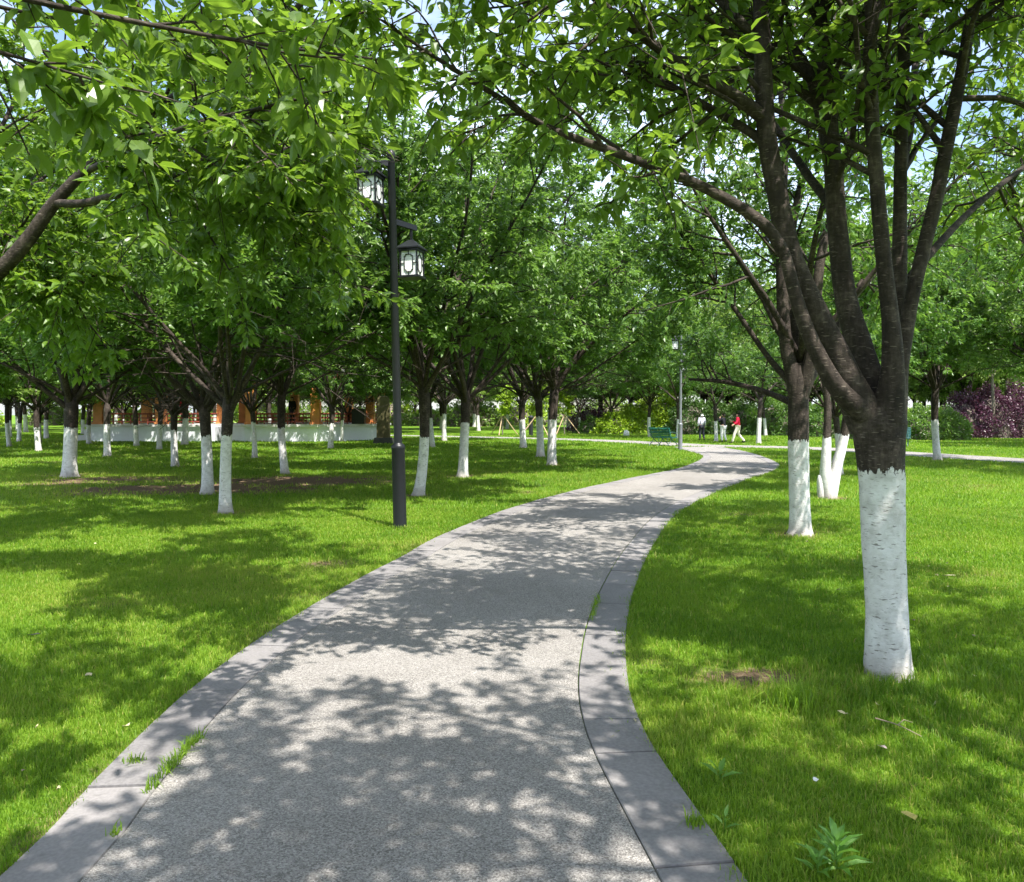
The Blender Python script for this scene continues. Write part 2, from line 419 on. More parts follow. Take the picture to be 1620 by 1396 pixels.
# bare / thin spots in the turf: (x, y, rx, ry, strength)
BARE = []
_b = np.random.default_rng(41)
def bare(px, py, rx, ry, s=1.0):
    p = at(px, py); BARE.append((p[0], p[1], rx, ry, s))
for a in ((1190,1075,.42,.28,1.1),(1150,1062,.3,.2,.8),(520,893,.55,.35,.75),(470,945,.7,.5,.4),(390,935,.5,.4,.35),(110,960,.5,.3,.35),(165,957,.5,.3,.5),
          (250,775,2.6,1.3,1.3),(330,772,2.0,1.4,1.4),(460,762,2.8,1.7,1.5),(180,760,2.4,1.4,1.1),(560,757,2.4,1.5,.8),(400,775,2.0,1.0,1.2),(90,765,2.0,1.0,.8),(735,753,1.2,.8,.7),(110,752,1.0,.8,.8),
          (1405,1075,.3,.2,.6),(1640,1155,.5,.4,.6),(1500,760,2.0,1.2,.4),(1560,770,1.8,1.1,.5),(840,672,6,5,.9),(880,685,4,3,.7),(790,680,6,4,.6),(1590,1160,.3,.2,.6)): bare(*a)
for _ in range(46):
    _d = _b.uniform(3, 30); _r = _b.uniform(.12, .45) * (1 + _d * .05)
    BARE.append((_b.uniform(-.66, .66) * _d, _d, _r * 1.4, _r, _b.uniform(.25, .6)))
for _p in ((357,812),(328,782),(110,755),(277,738),(451,750),(662,784),(732,755),(873,736),(855,723),(1265,846),(1311,788),(1483,728),(170,722),(403,725)):
    bare(*_p, .42, .42, .95)
def bare_at(X, Y):
    b = np.zeros(len(X))
    for x, y, rx, ry, s in BARE:
        b = np.maximum(b, s * np.exp(-(((X - x) / rx) ** 2 + ((Y - y) / ry) ** 2) * 1.3))
    return b * (.55 + .9 * vnoise(X * 3, Y * 3, 5))

# ground: one sheet to the horizon, fine near, coarse far
gx = np.concatenate([[-900, -400, -200, -120, -80, -60, -45], np.arange(-36, 36.1, .3), [45, 60, 80, 120, 200, 400, 900]])
gy = np.concatenate([[-400, -150, -60, -25], np.arange(-8, 62.1, .3), [70, 85, 110, 150, 220, 400, 900]])
XX, YY = np.meshgrid(gx, gy); nx, ny = len(gx), len(gy)
V = np.column_stack([XX.ravel(), YY.ravel(), np.zeros(nx * ny)])
i, j = np.meshgrid(np.arange(nx - 1), np.arange(ny - 1)); a = (j * nx + i).ravel()
near_edge = np.zeros(nx * ny)
Eg = np.vstack([resample(L, .3), resample(Rr_, .3)])
sel = np.where((np.abs(V[:, 0]) < 14) & (V[:, 1] > -7) & (V[:, 1] < 40))[0]
dmin = np.full(len(sel), 9.0)
for e in Eg: dmin = np.minimum(dmin, np.hypot(V[sel, 0] - e[0], V[sel, 1] - e[1]))
near_edge[sel] = np.clip(1 - dmin / .35, 0, 1) * .6
o = link('ground', np_mesh('ground', V, [np.stack([a, a + 1, a + nx + 1, a + nx], 1)], [M['ground']], attrs={'bare': np.maximum(bare_at(V[:, 0], V[:, 1]), near_edge)}))
tag(o, kind='structure')

# ------------------------------------------------------------------ grass
def blades(X, Y, H, Wd, tint, seg, lean=.45, Z=None):
    n = len(X); a = rg.uniform(0, 2 * math.pi, n); side = np.stack([np.cos(a), np.sin(a), np.zeros(n)], 1)
    b = a + math.pi / 2 + rg.normal(0, .5, n); ln = np.abs(rg.normal(0, lean, n)) + .12
    dr = np.stack([np.cos(b), np.sin(b), np.zeros(n)], 1)
    base = np.stack([X, Y, np.zeros(n) if Z is None else Z], 1); up = np.array([0, 0, 1.0])
    H = H[:, None]; Wd = Wd[:, None]; ln = ln[:, None]
    tip = base + up * H * np.sqrt(np.maximum(.1, 1 - (ln * .8) ** 2)) + dr * H * ln
    if seg == 2:
        mid = base + up * H * .58 + dr * H * ln * .32
        V = np.stack([base - side * Wd / 2, base + side * Wd / 2, mid - side * Wd * .42, mid + side * Wd * .42, tip], 1); k = 5
        T = np.array([[0, 1, 3], [0, 3, 2], [2, 3, 4]])
    else:
        V = np.stack([base - side * Wd / 2, base + side * Wd / 2, tip], 1); k = 3; T = np.array([[0, 1, 2]])
    Fc = (np.arange(n)[:, None, None] * k + T[None]).reshape(-1, 3)
    return V.reshape(-1, 3), Fc, np.repeat(tint, k)
def joined(parts):
    Vs, Fs, Ts, n = [], [], [], 0
    for V, Fc, t in parts: Vs.append(V); Fs.append(Fc + n); Ts.append(t); n += len(V)
    return np.concatenate(Vs), np.concatenate(Fs), np.concatenate(Ts)
parts = []
B1X, B1Y = at(1405, 1068)[:2]
for d0, d1, dens, wd, ht, seg in ((1.6,4.5,12000,.0036,.040,2),(4.5,8,7000,.0048,.042,2),(8,13,3200,.0075,.048,2),(13,22,900,.014,.062,1),(22,36,260,.028,.07,1),(36,62,80,.06,.085,1)):
    hw = lambda d: .70 * d + 1.1
    area = (hw(d0) + hw(d1)) * (d1 - d0); n = int(area * dens)
    Y = np.sqrt(rg.uniform(d0 ** 2, d1 ** 2, n)); X = rg.uniform(-1, 1, n) * hw(Y)
    jx = rg.normal(0, .016, n) * (1 + 2.5 * (vnoise(X * 4, Y * 4, 9) > .68))
    k = ~(inside(pm_in, X + jx, Y) | inside(pc_in, X + jx, Y)); X, Y = X[k], Y[k]
    bb = bare_at(X, Y); k = rg.random(len(X)) > bb * .92; X, Y, bb = X[k], Y[k], bb[k]
    n = len(X)
    lum = vnoise(X * .45, Y * .45, 1) * .45 + vnoise(X * 1.3, Y * 1.3, 4) * .35 + vnoise(X * 3.7, Y * 3.7, 2) * .3
    tall = 1 + 1.1 * np.exp(-(((X - B1X) / .9) ** 2 + ((Y - B1Y + .25) / .5) ** 2)) + .4 * np.clip(vnoise(X * 1.9, Y * 1.9, 3) - .6, 0, 1) * 2
    H = ht * rg.uniform(.5, 1.25, n) * tall * (.75 + .5 * vnoise(X * 5, Y * 5, 7))
    tint = np.clip(-.12 + lum * .95 + rg.normal(0, .19, n) + bb * .3, 0, .86)
    dry = rg.random(n) < (.045 + .3 * bb + .14 * np.clip(vnoise(X * .7, Y * .7, 12) - .6, 0, 1) * 2.5); tint[dry] = rg.uniform(.85, 1, dry.sum())
    parts.append(blades(X, Y, H, wd * rg.uniform(.7, 1.2, n), tint, seg))
V, Fc, T = joined(parts)
o = link('grass', np_mesh('grass', V, [Fc], [M['grass']], attrs={'tint': T}))
tag(o, 'mown green lawn grass either side of the path', 'grass', kind='stuff')

# tufts of taller grass
def tuft(px, py, r, n, h, name, label, line=None, group=None):
    p = at(px, py)
    if line is not None:
        q = at(*line); t = rg.random(n); dx = q[0] - p[0]; dy = q[1] - p[1]
        X = t * dx + rg.normal(0, r, n); Y = t * dy + rg.normal(0, r, n)
    else:
        X = rg.normal(0, r, n); Y = rg.normal(0, r, n)
    V, Fc, T = blades(X, Y, h * rg.uniform(.4, 1.1, n), .005 * rg.uniform(.7, 1.3, n), np.clip(rg.normal(.45, .15, n), 0, .84), 2, .6)
    o = link(name, np_mesh(name, V, [Fc], [M['grass']], attrs={'tint': T}), loc=(p[0], p[1], .012)); tag(o, label, 'grass tuft', group)
tuft(232, 1262, .011, 240, .075, 'grass_tuft', 'strip of grass growing in the joint beside the left kerb', line=(316, 1172))
tuft(216, 1212, .02, 40, .06, 'grass_tuft', 'small grass sprig on the left kerb beside the joint strip')
tuft(182, 1327, .012, 26, .05, 'grass_tuft', 'tiny grass sprig at the joint of the nearest left kerb stones')
tuft(936, 985, .012, 130, .07, 'grass_tuft', 'thin weedy grass line in the right kerb joint', line=(946, 948))
tuft(1255, 1125, .07, 160, .22, 'grass_tuft', 'long arching grass clump left of the big whitewashed trunk')
tuft(1100, 1312, .02, 80, .06, 'grass_tuft', 'dark grass clump creeping over the right kerb edge')

# ------------------------------------------------------------------ leaves
def leaves_geom(P, A, N, Ln, Wd, tint, mode):
    """P base, A axis, N normal"""
    n = len(P); A = unit(A); N = unit(N - A * np.sum(A * N, 1, keepdims=True)); S = np.cross(A, N)
    Ln = Ln[:, None]; W = Wd[:, None] / 2
    pt = lambda a, s, h: P + A * Ln * a + S * W * s + N * Ln * h
    if mode == 3:
        V = np.stack([pt(0, 0, 0), pt(.22, -.8, .05), pt(.25, 0, 0), pt(.22, .8, .05), pt(.58, -.92, .04), pt(.6, 0, -.03), pt(.58, .92, .04), pt(1, 0, -.16)], 1)
        T = np.array([[0,2,1],[0,3,2],[1,2,5],[1,5,4],[2,3,6],[2,6,5],[4,5,7],[5,6,7]])
    elif mode == 2:
        V = np.stack([pt(0, 0, 0), pt(.42, -1, .07), pt(.45, 0, 0), pt(.42, 1, .07), pt(1, 0, -.1)], 1)
        T = np.array([[0,2,1],[0,3,2],[1,2,4],[2,3,4]])
    else:
        V = np.stack([pt(0, 0, 0), pt(.45, -1, .08), pt(.45, 1, .08), pt(1, 0, -.06)], 1); T = np.array([[0,3,1],[0,2,3]])
    k = V.shape[1]
    return V.reshape(-1, 3), (np.arange(n)[:, None, None] * k + T[None]).reshape(-1, 3), np.repeat(tint, k)

def leaf_cloud(rng, twigs, count, size, mode, droop=.35, clump=None):
    """twigs: (n,2,3) segments; count leaves in all"""
    tw = np.asarray(twigs); n = len(tw)
    k = rng.integers(0, n, count); t = np.clip(rng.beta(1.6, 1.0, count), 0, 1)[:, None]
    d = unit(tw[k, 1] - tw[k, 0]); P = tw[k, 0] * (1 - t) + tw[k, 1] * t
    r = rng.normal(0, 1, (count, 3)); r[:, 2] *= .45
    A = d * .55 + unit(r) * 1.0; A[:, 2] -= droop * rng.uniform(.2, 1.6, count)
    N = np.column_stack([rng.normal(0, .5, count), rng.normal(0, .5, count), np.ones(count)])
    P = P + unit(r) * rng.uniform(.005, .035, count)[:, None] * (size / .1)
    ln = size * rng.uniform(.55, 1.2, count); wd = ln * rng.uniform(.42, .56, count)
    tt = rng.random(n)[k] * .45 + rng.random(count) * .55
    return leaves_geom(P, A, N, ln, wd, tt, mode)

# ------------------------------------------------------------------ trees
class Tree:
    def __init__(s, seed):
        s.r = np.random.default_rng(seed); s.limbs = []; s.small = MB(); s.twigs = []; s.main = MB()
    def curve(s, p, d, ln, n, up=0.0, wander=.12):
        p = np.asarray(p, float); d = unit(np.asarray(d, float)); out = [p]
        for i in range(n):
            d = unit(d + s.r.normal(0, wander, 3) + np.array([0, 0, up / n])); p = p + d * ln / n; out.append(p)
        return np.array(out)
    def ramify(s, P, Rr, t0, n1, L1, axis, n2=8, L2=.5, up=.12, keep=None, twig_tubes=True, flat=1.0):
        P = np.asarray(P); Rr = np.asarray(Rr); sl = np.concatenate([[0], np.cumsum(np.linalg.norm(np.diff(P, axis=0), axis=1))])
        for i in range(n1):
            t = t0 + (1 - t0) * (i + s.r.random()) / n1
            x = t * sl[-1]; p = np.array([np.interp(x, sl, P[:, k]) for k in range(3)]); r = np.interp(x, sl, Rr)
            j = min(len(P) - 2, max(0, np.searchsorted(sl, x) - 1)); T = unit(P[j + 1] - P[j])
            sd = s.r.normal(0, 1, 3); sd[2] *= flat; sd = unit(sd - T * sd.dot(T))
            o = np.array([p[0] - axis[0], p[1] - axis[1], 0]); o = o / (np.linalg.norm(o) + .3)
            d = T * .5 + sd * .85 + o * .4 + np.array([0, 0, up])
            ln = L1 * (1 - .5 * t) * s.r.uniform(.65, 1.3)
            if keep and not keep(p, d, ln): continue
            C = s.curve(p, d, ln, 5, -.18, .13); r0 = min(r * .6, .012 + .006 * ln)
            s.small.tube(C, np.linspace(r0, .004, 6), 5, cap=False)
            s._twigs(C, n2, L2, twig_tubes, keep)
        s._twigs(P[int(len(P) * .6):], int(n2 * 1.2), L2, twig_tubes, keep)
    def _twigs(s, C, n2, L2, tubes, keep=None):
        m = len(C)
        for q in range(n2):
            u = (.15 + .85 * (q + s.r.random()) / n2) * (m - 1); a = min(int(u), m - 2); p = C[a] + (C[a + 1] - C[a]) * (u - a)
            T = unit(C[a + 1] - C[a]); sd = s.r.normal(0, 1, 3); sd[2] = sd[2] * .7 + .1; sd = unit(sd - T * sd.dot(T))
            d = unit(T * .6 + sd); ln = L2 * s.r.uniform(.5, 1.3); e = p + d * ln - np.array([0, 0, .12 * ln])
            s.twigs.append((p, e))
            if tubes: s.small.tube(np.array([p, (p + e) / 2 + np.array([0, 0, .03 * ln]), e]), [.005, .0035, .002], 3, cap=False)
        s.twigs.append((C[-2], C[-1] + (C[-1] - C[-2]) * .3))
    def trunk_prof(s, pts, rad, n=14, wob=.05):
        s.main.tube(pts, rad, n, True, wob, s.r)

def grove_tree(seed, H=7.6, fork=1.85, r0=.13, spread=3.4, nl=6, nleaf=22000, size=.13, mode=2, low=2, bend=.05, zmin=2.6):
    t = Tree(seed); r = t.r
    zs = np.array([-.12, 0, .06, .18, .45, .8, 1.2, fork * .85, fork + .12])
    fl = np.array([1.6, 1.45, 1.25, 1.09, 1.0, .96, .95, 1.02, 1.0]) * r0
    ph = r.uniform(0, 6.28, 2); P = np.column_stack([bend * np.sin(zs * 1.3 + ph[0]) - bend * math.sin(ph[0]), bend * np.sin(zs * 1.1 + ph[1]) - bend * math.sin(ph[1]), zs])
    t.trunk_prof(P, fl); top = P[-1]
    a0 = r.uniform(0, 6.28)
    for i in range(nl):
        az = a0 + i * 2 * math.pi / nl + r.normal(0, .25); lead = i % 3 == 0
        el = R(r.uniform(62, 78) if lead else r.uniform(42, 60))
        d = np.array([math.cos(az) * math.cos(el), math.sin(az) * math.cos(el), math.sin(el)])
        ln = (H - fork) * (r.uniform(.88, 1.0) if lead else r.uniform(.68, .85)); b = top - np.array([0, 0, r.uniform(.05, .35)])
        C = t.curve(b, d, ln, 9, .05 if lead else -.1, .07); rr = np.linspace(r0 * r.uniform(.42, .58), .012, 10)
        t.main.tube(C, rr, 8, False, .05, r)
        t.ramify(C, rr, .18, 15, spread * .55, (0, 0), 9, .50)
    for i in range(low):
        az = a0 + 1 + i * 2 * math.pi / max(1, low) + r.normal(0, .4); el = R(r.uniform(26, 42))
        d = np.array([math.cos(az) * math.cos(el), math.sin(az) * math.cos(el), math.sin(el)])
        C = t.curve(top - np.array([0, 0, r.uniform(0, .2)]), d, spread * r.uniform(.85, 1.1), 8, .05, .08); rr = np.linspace(r0 * .3, .01, 9)
        t.main.tube(C, rr, 7, False, .04, r)
        t.ramify(C, rr, .25, 13, spread * .42, (0, 0), 9, .48, .03)
    t.twigs = [w_ for w_ in t.twigs if min(w_[0][2], w_[1][2]) > zmin + r.uniform(-.15, .3)]
    return finish(t, nleaf, size, mode)
def finish(t, nleaf, size, mode, lm='leaf', bm='bark', extra=None):
    mb = t.main; ms = t.small
    V = np.concatenate(mb.V + ms.V); qs = list(mb.Q)
    qs += [q + mb.n for q in ms.Q]
    fs = [np.concatenate(qs)]
    by = {}
    for f in mb.N: by.setdefault(len(f), []).append(f)
    fs += [np.array(v) for v in by.values()]
    tm = np_mesh('trunk', V, fs, [M[bm]], smooth=True)
    LV, LF, LT = leaf_cloud(t.r, t.twigs, nleaf, size, mode)
    cm = np_mesh('crown', LV, [LF], [M[lm]], attrs={'tint': LT})
    return tm, cm
def plant(meshes, loc, label, group=None, sc=1.0, rz=0.0, lean=(0, 0), name='cherry_tree', cat='tree'):
    tm, cm = meshes
    e = empty(name, loc); e.rotation_euler = (R(lean[1]), R(lean[0]), rz) ; e.scale = (sc, sc, sc)
    link('trunk', tm, e); link('crown', cm, e)
    tag(e, label, cat, group); return e

VAR = {
 'a': grove_tree(21, 8.8, 1.8, .108, 3.7, 9, 54000, .13, low=3),
 'b': grove_tree(22, 9.4, 2.0, .125, 3.9, 9, 58000, .13, low=3),
 'c': grove_tree(23, 7.8, 1.65, .083, 3.4, 8, 42000, .118, low=3),
 'thick': grove_tree(24, 9.0, 1.9, .17, 3.8, 9, 56000, .13, low=3),
 'e': grove_tree(25, 8.8, 2.1, .100, 3.6, 9, 54000, .13, low=3, bend=.09),
 'n': grove_tree(26, 7.6, 2.2, .11, 1.9, 4, 8000, .14, low=0, zmin=2.9),
}
FAR = {
 'f': None, 'g': None, 'h': None}
FAR['f'] = grove_tree(31, 9.5, 2.1, .13, 3.9, 7, 14000, .24, 1, 2)
FAR['g'] = grove_tree(32, 11, 2.4, .14, 4.2, 7, 16000, .24, 1, 3)
FAR['h'] = grove_tree(33, 12.5, 2.2, .15, 3.9, 7, 16000, .24, 1, 3)
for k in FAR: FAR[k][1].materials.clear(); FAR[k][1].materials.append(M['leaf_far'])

GL = 'whitewashed cherry trees in the left grove'; GC = 'whitewashed cherry trees left of the path bend'; GR = 'whitewashed cherry trees right of the path'
TREES = [  # px, py of the foot, kind, scale, turn, lean, label, group
 (357,812,'c',1.06,.3,(0,0),'slim whitewashed cherry tree standing nearest in the left grove, upright trunk', GL),
 (328,782,'a',.98,2.1,(5,0),'cherry tree with leaning mottled whitewash just behind the nearest grove tree', GL),
 (110,755,'thick',1.0,4.0,(-.5,0),'thickest cherry trunk of the left grove, tall dark bark above greyish whitewash', GL),
 (277,738,'a',.92,5.1,(0,0),'cherry tree forking low in a Y, dappled whitewash, left of two close trunks', GL),
 (170,722,'b',.95,1.3,(2,0),'cherry tree with bright white trunk before the pavilion steps, reddish bare fork', GL),
 (252,712,'a',1.0,.2,(0,0),'dark straight cherry trunk in front of an orange pavilion pillar', GL),
 (403,725,'c',1.05,3.3,(0,0),'slender pale cherry trunk in front of the pavilion railing', GL),
 (451,750,'e',1.0,1.9,(0,0),'cherry tree with dappled trunk on bare brown soil before the pavilion', GL),
 (523,710,'b',.95,2.6,(0,0),'dark cherry tree with short white foot at the pavilion corner', GL),
 (541,699,'c',1.05,.9,(0,0),'thin cherry trunk right of the pavilion corner, white foot', GL),
 (553,697,'c',.95,4.4,(4,0),'thinnest leaning cherry trunk right of the pavilion corner', GL),
 (15,707,'e',.95,2.2,(-2,0),'pale leaning cherry trunk at the far left edge of the lawn', GL),
 (30,699,'b',.9,3.1,(0,0),'brown cherry trunk just right of the leaning edge trunk', GL),
 (63,701,'a',.9,5.5,(0,0),'dark forked cherry trunk with white foot beyond the thickest trunk', GL),
 (195,698,'c',1.05,1.2,(0,0),'twin-looking dark cherry trunk against the white pavilion wall', GL),
 (662,784,'e',1.02,5.2,(7,0),'whitewashed cherry tree leaning right, just right of the lamp post', GC),
 (732,755,'a',1.14,.7,(0,0),'upright cherry tree with brown stained foot between lamp post and double trunk', GC),
 (873,736,'b',1.12,1.5,(0,0),'front trunk of the dark double cherry pair left of the path', GC),
 (855,723,'a',1.25,2.9,(-1,0),'rear trunk of the dark double cherry pair, greyer whitewash', GC),
 (828,709,'b',1.15,.4,(0,0),'thin dark cherry trunk just left of the double pair', GC),
 (703,698,'a',1.25,5.0,(0,0),'small grey cherry trunk half hidden behind the leaning whitewashed tree', GC),
 (684,708,'e',1.1,1.0,(0,0),'slender pale trunk close behind the leaning whitewashed tree', GC),
 (1483,728,'e',1.15,.9,(0,0),'dark cherry tree with dappled white foot beside the side path', GR),
 (1328,752,'c',.95,2.4,(2,0),'white-footed cherry behind the multi-stemmed tree', GR),
 (1200,702,'n',1.1,1.1,(0,0),'straight cherry trunk with bright white foot right of the strollers', GR),
 (1211,690,'n',1.05,3.4,(7,0),'slanting cherry trunk behind the straight one right of the strollers', GR),
 (1133,699,'n',.95,4.6,(-1,0),'cherry trunk standing between the strollers in lavender and black', GR),
 (1028,692,'e',1.1,2.8,(3,0),'bright white leaning trunk against the yellow green shrubs', GR),
 (963,687,'a',1.1,.1,(3,0),'bright leaning trunk left of the yellow green shrubs', GR),
 (917,686,'c',1.1,1.6,(0,0),'short bright white trunk on the far sunny lawn', GR),
 (903,681,'c',1.2,3.9,(0,0),'smaller white trunk left of the short bright one on the far lawn', GR),
 (1710,748,'b',1.05,2.2,(0,0),'cherry reaching in from beyond the right edge over the side path', GR),
 (1072,694,'n',1.1,3.0,(0,0),'pale trunk foot behind the grey lamp post', GR),
]
for px, py, k, sc, rz, ln, lab, gr in TREES:
    p = at(px, py); plant(VAR[k], (p[0], p[1], 0), lab, gr, sc, rz, ln)

# --- the big cherry right of the path: trunk, named limbs, crown, all traced at real distances
def wpts(pts, D=1.0): return np.array([at(x, y, d) for x, y, d in pts])
def big_cherry():
    base = at(1405, 1068); O = np.array([base[0], base[1], 0.0]); D = base[1]
    t = Tree(77); e = empty('cherry_tree', O)
    tag(e, 'large many-stemmed cherry tree nearest the path, thick whitewashed trunk at right', 'tree', GR)
    k = D / F
    P = wpts([(1407,1090,D),(1406,1072,D),(1405,1055,D),(1404,1020,D),(1402,960,D),(1399,880,D),(1396,800,D),(1394,745,D),(1392,700,D),(1391,668,D),(1392,645,D)]) - O
    rad = np.array([42, 38, 35.5, 33, 31.5, 31.5, 32.5, 34.5, 38, 39.5, 34]) * k
    tr = MB(); C = catmull(P, 5); rr = np.interp(np.linspace(0, 10, len(C)), np.arange(11), rad)
    tr.tube(C, rr, 28, True, .028, t.r); tr.build('trunk', M['bark'], e, smooth=True)
    limbs = [
     ([(1375,672,D),(1338,600,D-.02),(1302,520,D-.05),(1272,455,D-.08),(1248,395,D-.1),(1228,300,D-.1),(1213,210,D-.1),(1207,100,D-.1),(1203,0,D-.05),(1190,-140,D),(1165,-330,D+.1)], [30,24,20.5,18,16.5,15,14.5,13.5,12,9,4]),
     ([(1365,655,D-.05),(1320,608,D-.14),(1278,525,D-.18),(1255,455,D-.2),(1240,400,D-.2),(1226,372,D-.2)], [19,14.5,11.5,9.8,8.6,7.5]),
     ([(1240,402,D-.2),(1215,362,D-.22),(1170,328,D-.25),(1110,295,D-.3),(1050,270,D-.35),(960,237,D-.4),(862,200,D-.45),(790,155,D-.5),(690,92,D-.6),(600,30,D-.7)], [10,9.5,8.8,8,7.4,6.6,5.6,4.6,3.4,1.6]),
     ([(1392,668,D+.12),(1362,560,D+.2),(1338,470,D+.24),(1325,360,D+.25),(1318,270,D+.25),(1308,150,D+.25),(1300,20,D+.3),(1294,-120,D+.3),(1300,-310,D+.3)], [29,21,16.5,14.5,13.5,12.5,11,8,4]),
     ([(1405,665,D-.06),(1412,580,D-.1),(1408,500,D-.1),(1397,400,D-.1),(1388,300,D-.1),(1380,200,D-.1),(1376,100,D-.1),(1378,15,D-.1),(1360,-110,D-.15),(1330,-280,D-.2)], [25,16.5,13,11.8,11,10.3,10,9.5,7,4]),
     ([(1400,655,D+.15),(1415,560,D+.22),(1422,450,D+.26),(1424,330,D+.28),(1426,220,D+.28),(1429,110,D+.3),(1432,0,D+.35),(1450,-150,D+.4),(1470,-330,D+.5)], [21,14,11.5,10.2,9.5,9,8.5,6,4]),
     ([(1412,660,D),(1424,580,D+.05),(1441,480,D+.08),(1462,390,D+.1),(1482,310,D+.1),(1500,220,D+.1),(1520,120,D+.1),(1538,20,D+.15),(1575,-130,D+.2),(1630,-300,D+.3)], [20,13,11.2,10.5,10.3,10,9.4,8.4,6,4]),
     ([(1212,190,D-.1),(1160,150,D-.2),(1090,112,D-.3),(1020,60,D-.45),(950,5,D-.6),(880,-60,D-.8),(780,-150,D-1.0)], [11,9.5,8,7,6,4,2]),
     ([(1222,238,D-.1),(1180,205,D-.05),(1120,170,D),(1060,135,D+.05),(1000,95,D+.1),(930,50,D+.2)], [8,7,6,5,4,2]),
     ([(1318,280,D+.25),(1285,130,D+.3),(1250,70,D+.35),(1215,10,D+.4),(1160,-80,D+.5)], [9,8,7.5,7,4]),
     ([(1378,25,D-.1),(1420,-20,D-.1),(1480,-90,D-.1),(1560,-190,D-.1)], [9,8,6,3]),
     ([(1420,480,D+.24),(1440,440,D+.28),(1480,392,D+.42),(1540,330,D+.8),(1620,265,D+1.2),(1740,190,D+1.7)], [7.5,7,6,5,4,2]),
     ([(1240,565,D+1.2),(1185,500,D+1.1),(1130,430,D+.9),(1070,360,D+.8),(1000,300,D+.7)], [5,4.5,4,3,1.5]),
    ]
    STEM = {}
    for i, (pts, wd) in enumerate(limbs):
        if i == 12: continue
        Pw = wpts(pts) - O; C = catmull(Pw, 4); ds = np.array([p[2] for p in pts]) / F
        rr = np.interp(np.linspace(0, len(wd) - 1, len(C)), np.arange(len(wd)), np.array(wd) * ds)
        STEM[i] = C
        mb = MB(); mb.tube(C, rr, 16 if wd[0] > 15 else 10, True, .045, t.r); mb.build('limb', M['bark'], e, smooth=True)
        top = C[:, 2]
        z0 = 2.75 if i not in (2, 7, 8) else 2.5
        kk = np.argmax(top > z0) if (top > z0).any() else len(C) - 2
        t0 = kk / max(1, len(C) - 1)
        def keep(p, d, ln, O=O):
            q = p + unit(d) * ln + O           # keep the eye line to the bare stems open
            px = CX + F * q[0] / max(q[1], .5); py = CY - F * (q[2] - CAMH) / max(q[1], .5) - 43
            return q[1] > 1.2 and not (1180 < px < 1560 and py > 130 and q[1] < D - .25) and q[2] > 2.35
        if i in (2,):
            t.ramify(C, rr, .30, 9, .8, (0, 0), 6, .32, .05, keep, flat=.6)
        elif i in (7, 8):
            t.ramify(C, rr, .25, 10, 1.0, (0, 0), 7, .36, .05, keep)
        elif i != 1:
            t.ramify(C, rr, max(t0, .35), 15, 1.75, (0, 0), 9, .45, .08, keep)
    # the rest of the crown: limbs reaching back, right and up, out of the traced set
    for j, az, el, ln, zz in ((5,62,46,3.8,3.1),(3,100,46,3.8,2.9),(3,140,50,3.6,3.5),(0,172,54,3.8,3.7),(5,105,32,3.0,3.7)):
        a, b = R(az), R(el); d = np.array([math.cos(a) * math.cos(b), math.sin(a) * math.cos(b), math.sin(b)])
        S = STEM[j]; C = t.curve(S[np.argmin(np.abs(S[:, 2] - zz))], d, ln, 9, .05, .06); rr = np.linspace(.03, .009, 10)
        t.main.tube(C, rr, 8, False, .04, t.r); t.ramify(C, rr, .35, 12, 1.7, (0, 0), 9, .48, .08, keep)
    for j, az, el, ln, zz in ((6,-40,26,3.4,4.2),(6,10,30,3.4,4.2),(5,35,30,3.4,4.3),(3,-100,50,2.6,5.0)):
        a, b = R(az), R(el); d = np.array([math.cos(a) * math.cos(b), math.sin(a) * math.cos(b), math.sin(b)])
        S = STEM[j]; C = t.curve(S[np.argmin(np.abs(S[:, 2] - zz))], d, ln, 8, .02, .07); rr = np.linspace(.032, .009, 9)
        t.main.tube(C, rr, 8, False, .04, t.r); t.ramify(C, rr, .2, 13, 1.5, (0, 0), 9, .48, .06, keep)
    V = np.concatenate(t.main.V + t.small.V); qs = list(t.main.Q) + [q + t.main.n for q in t.small.Q]
    link('branches', np_mesh('branches', V, [np.concatenate(qs)], [M['bark']], smooth=True), e)
    LV, LF, LT = leaf_cloud(t.r, t.twigs, 27000, .098, 3, .45)
    link('crown', np_mesh('crown', LV, [LF], [M['leaf_near']], attrs={'tint': LT}), e)
big_cherry()

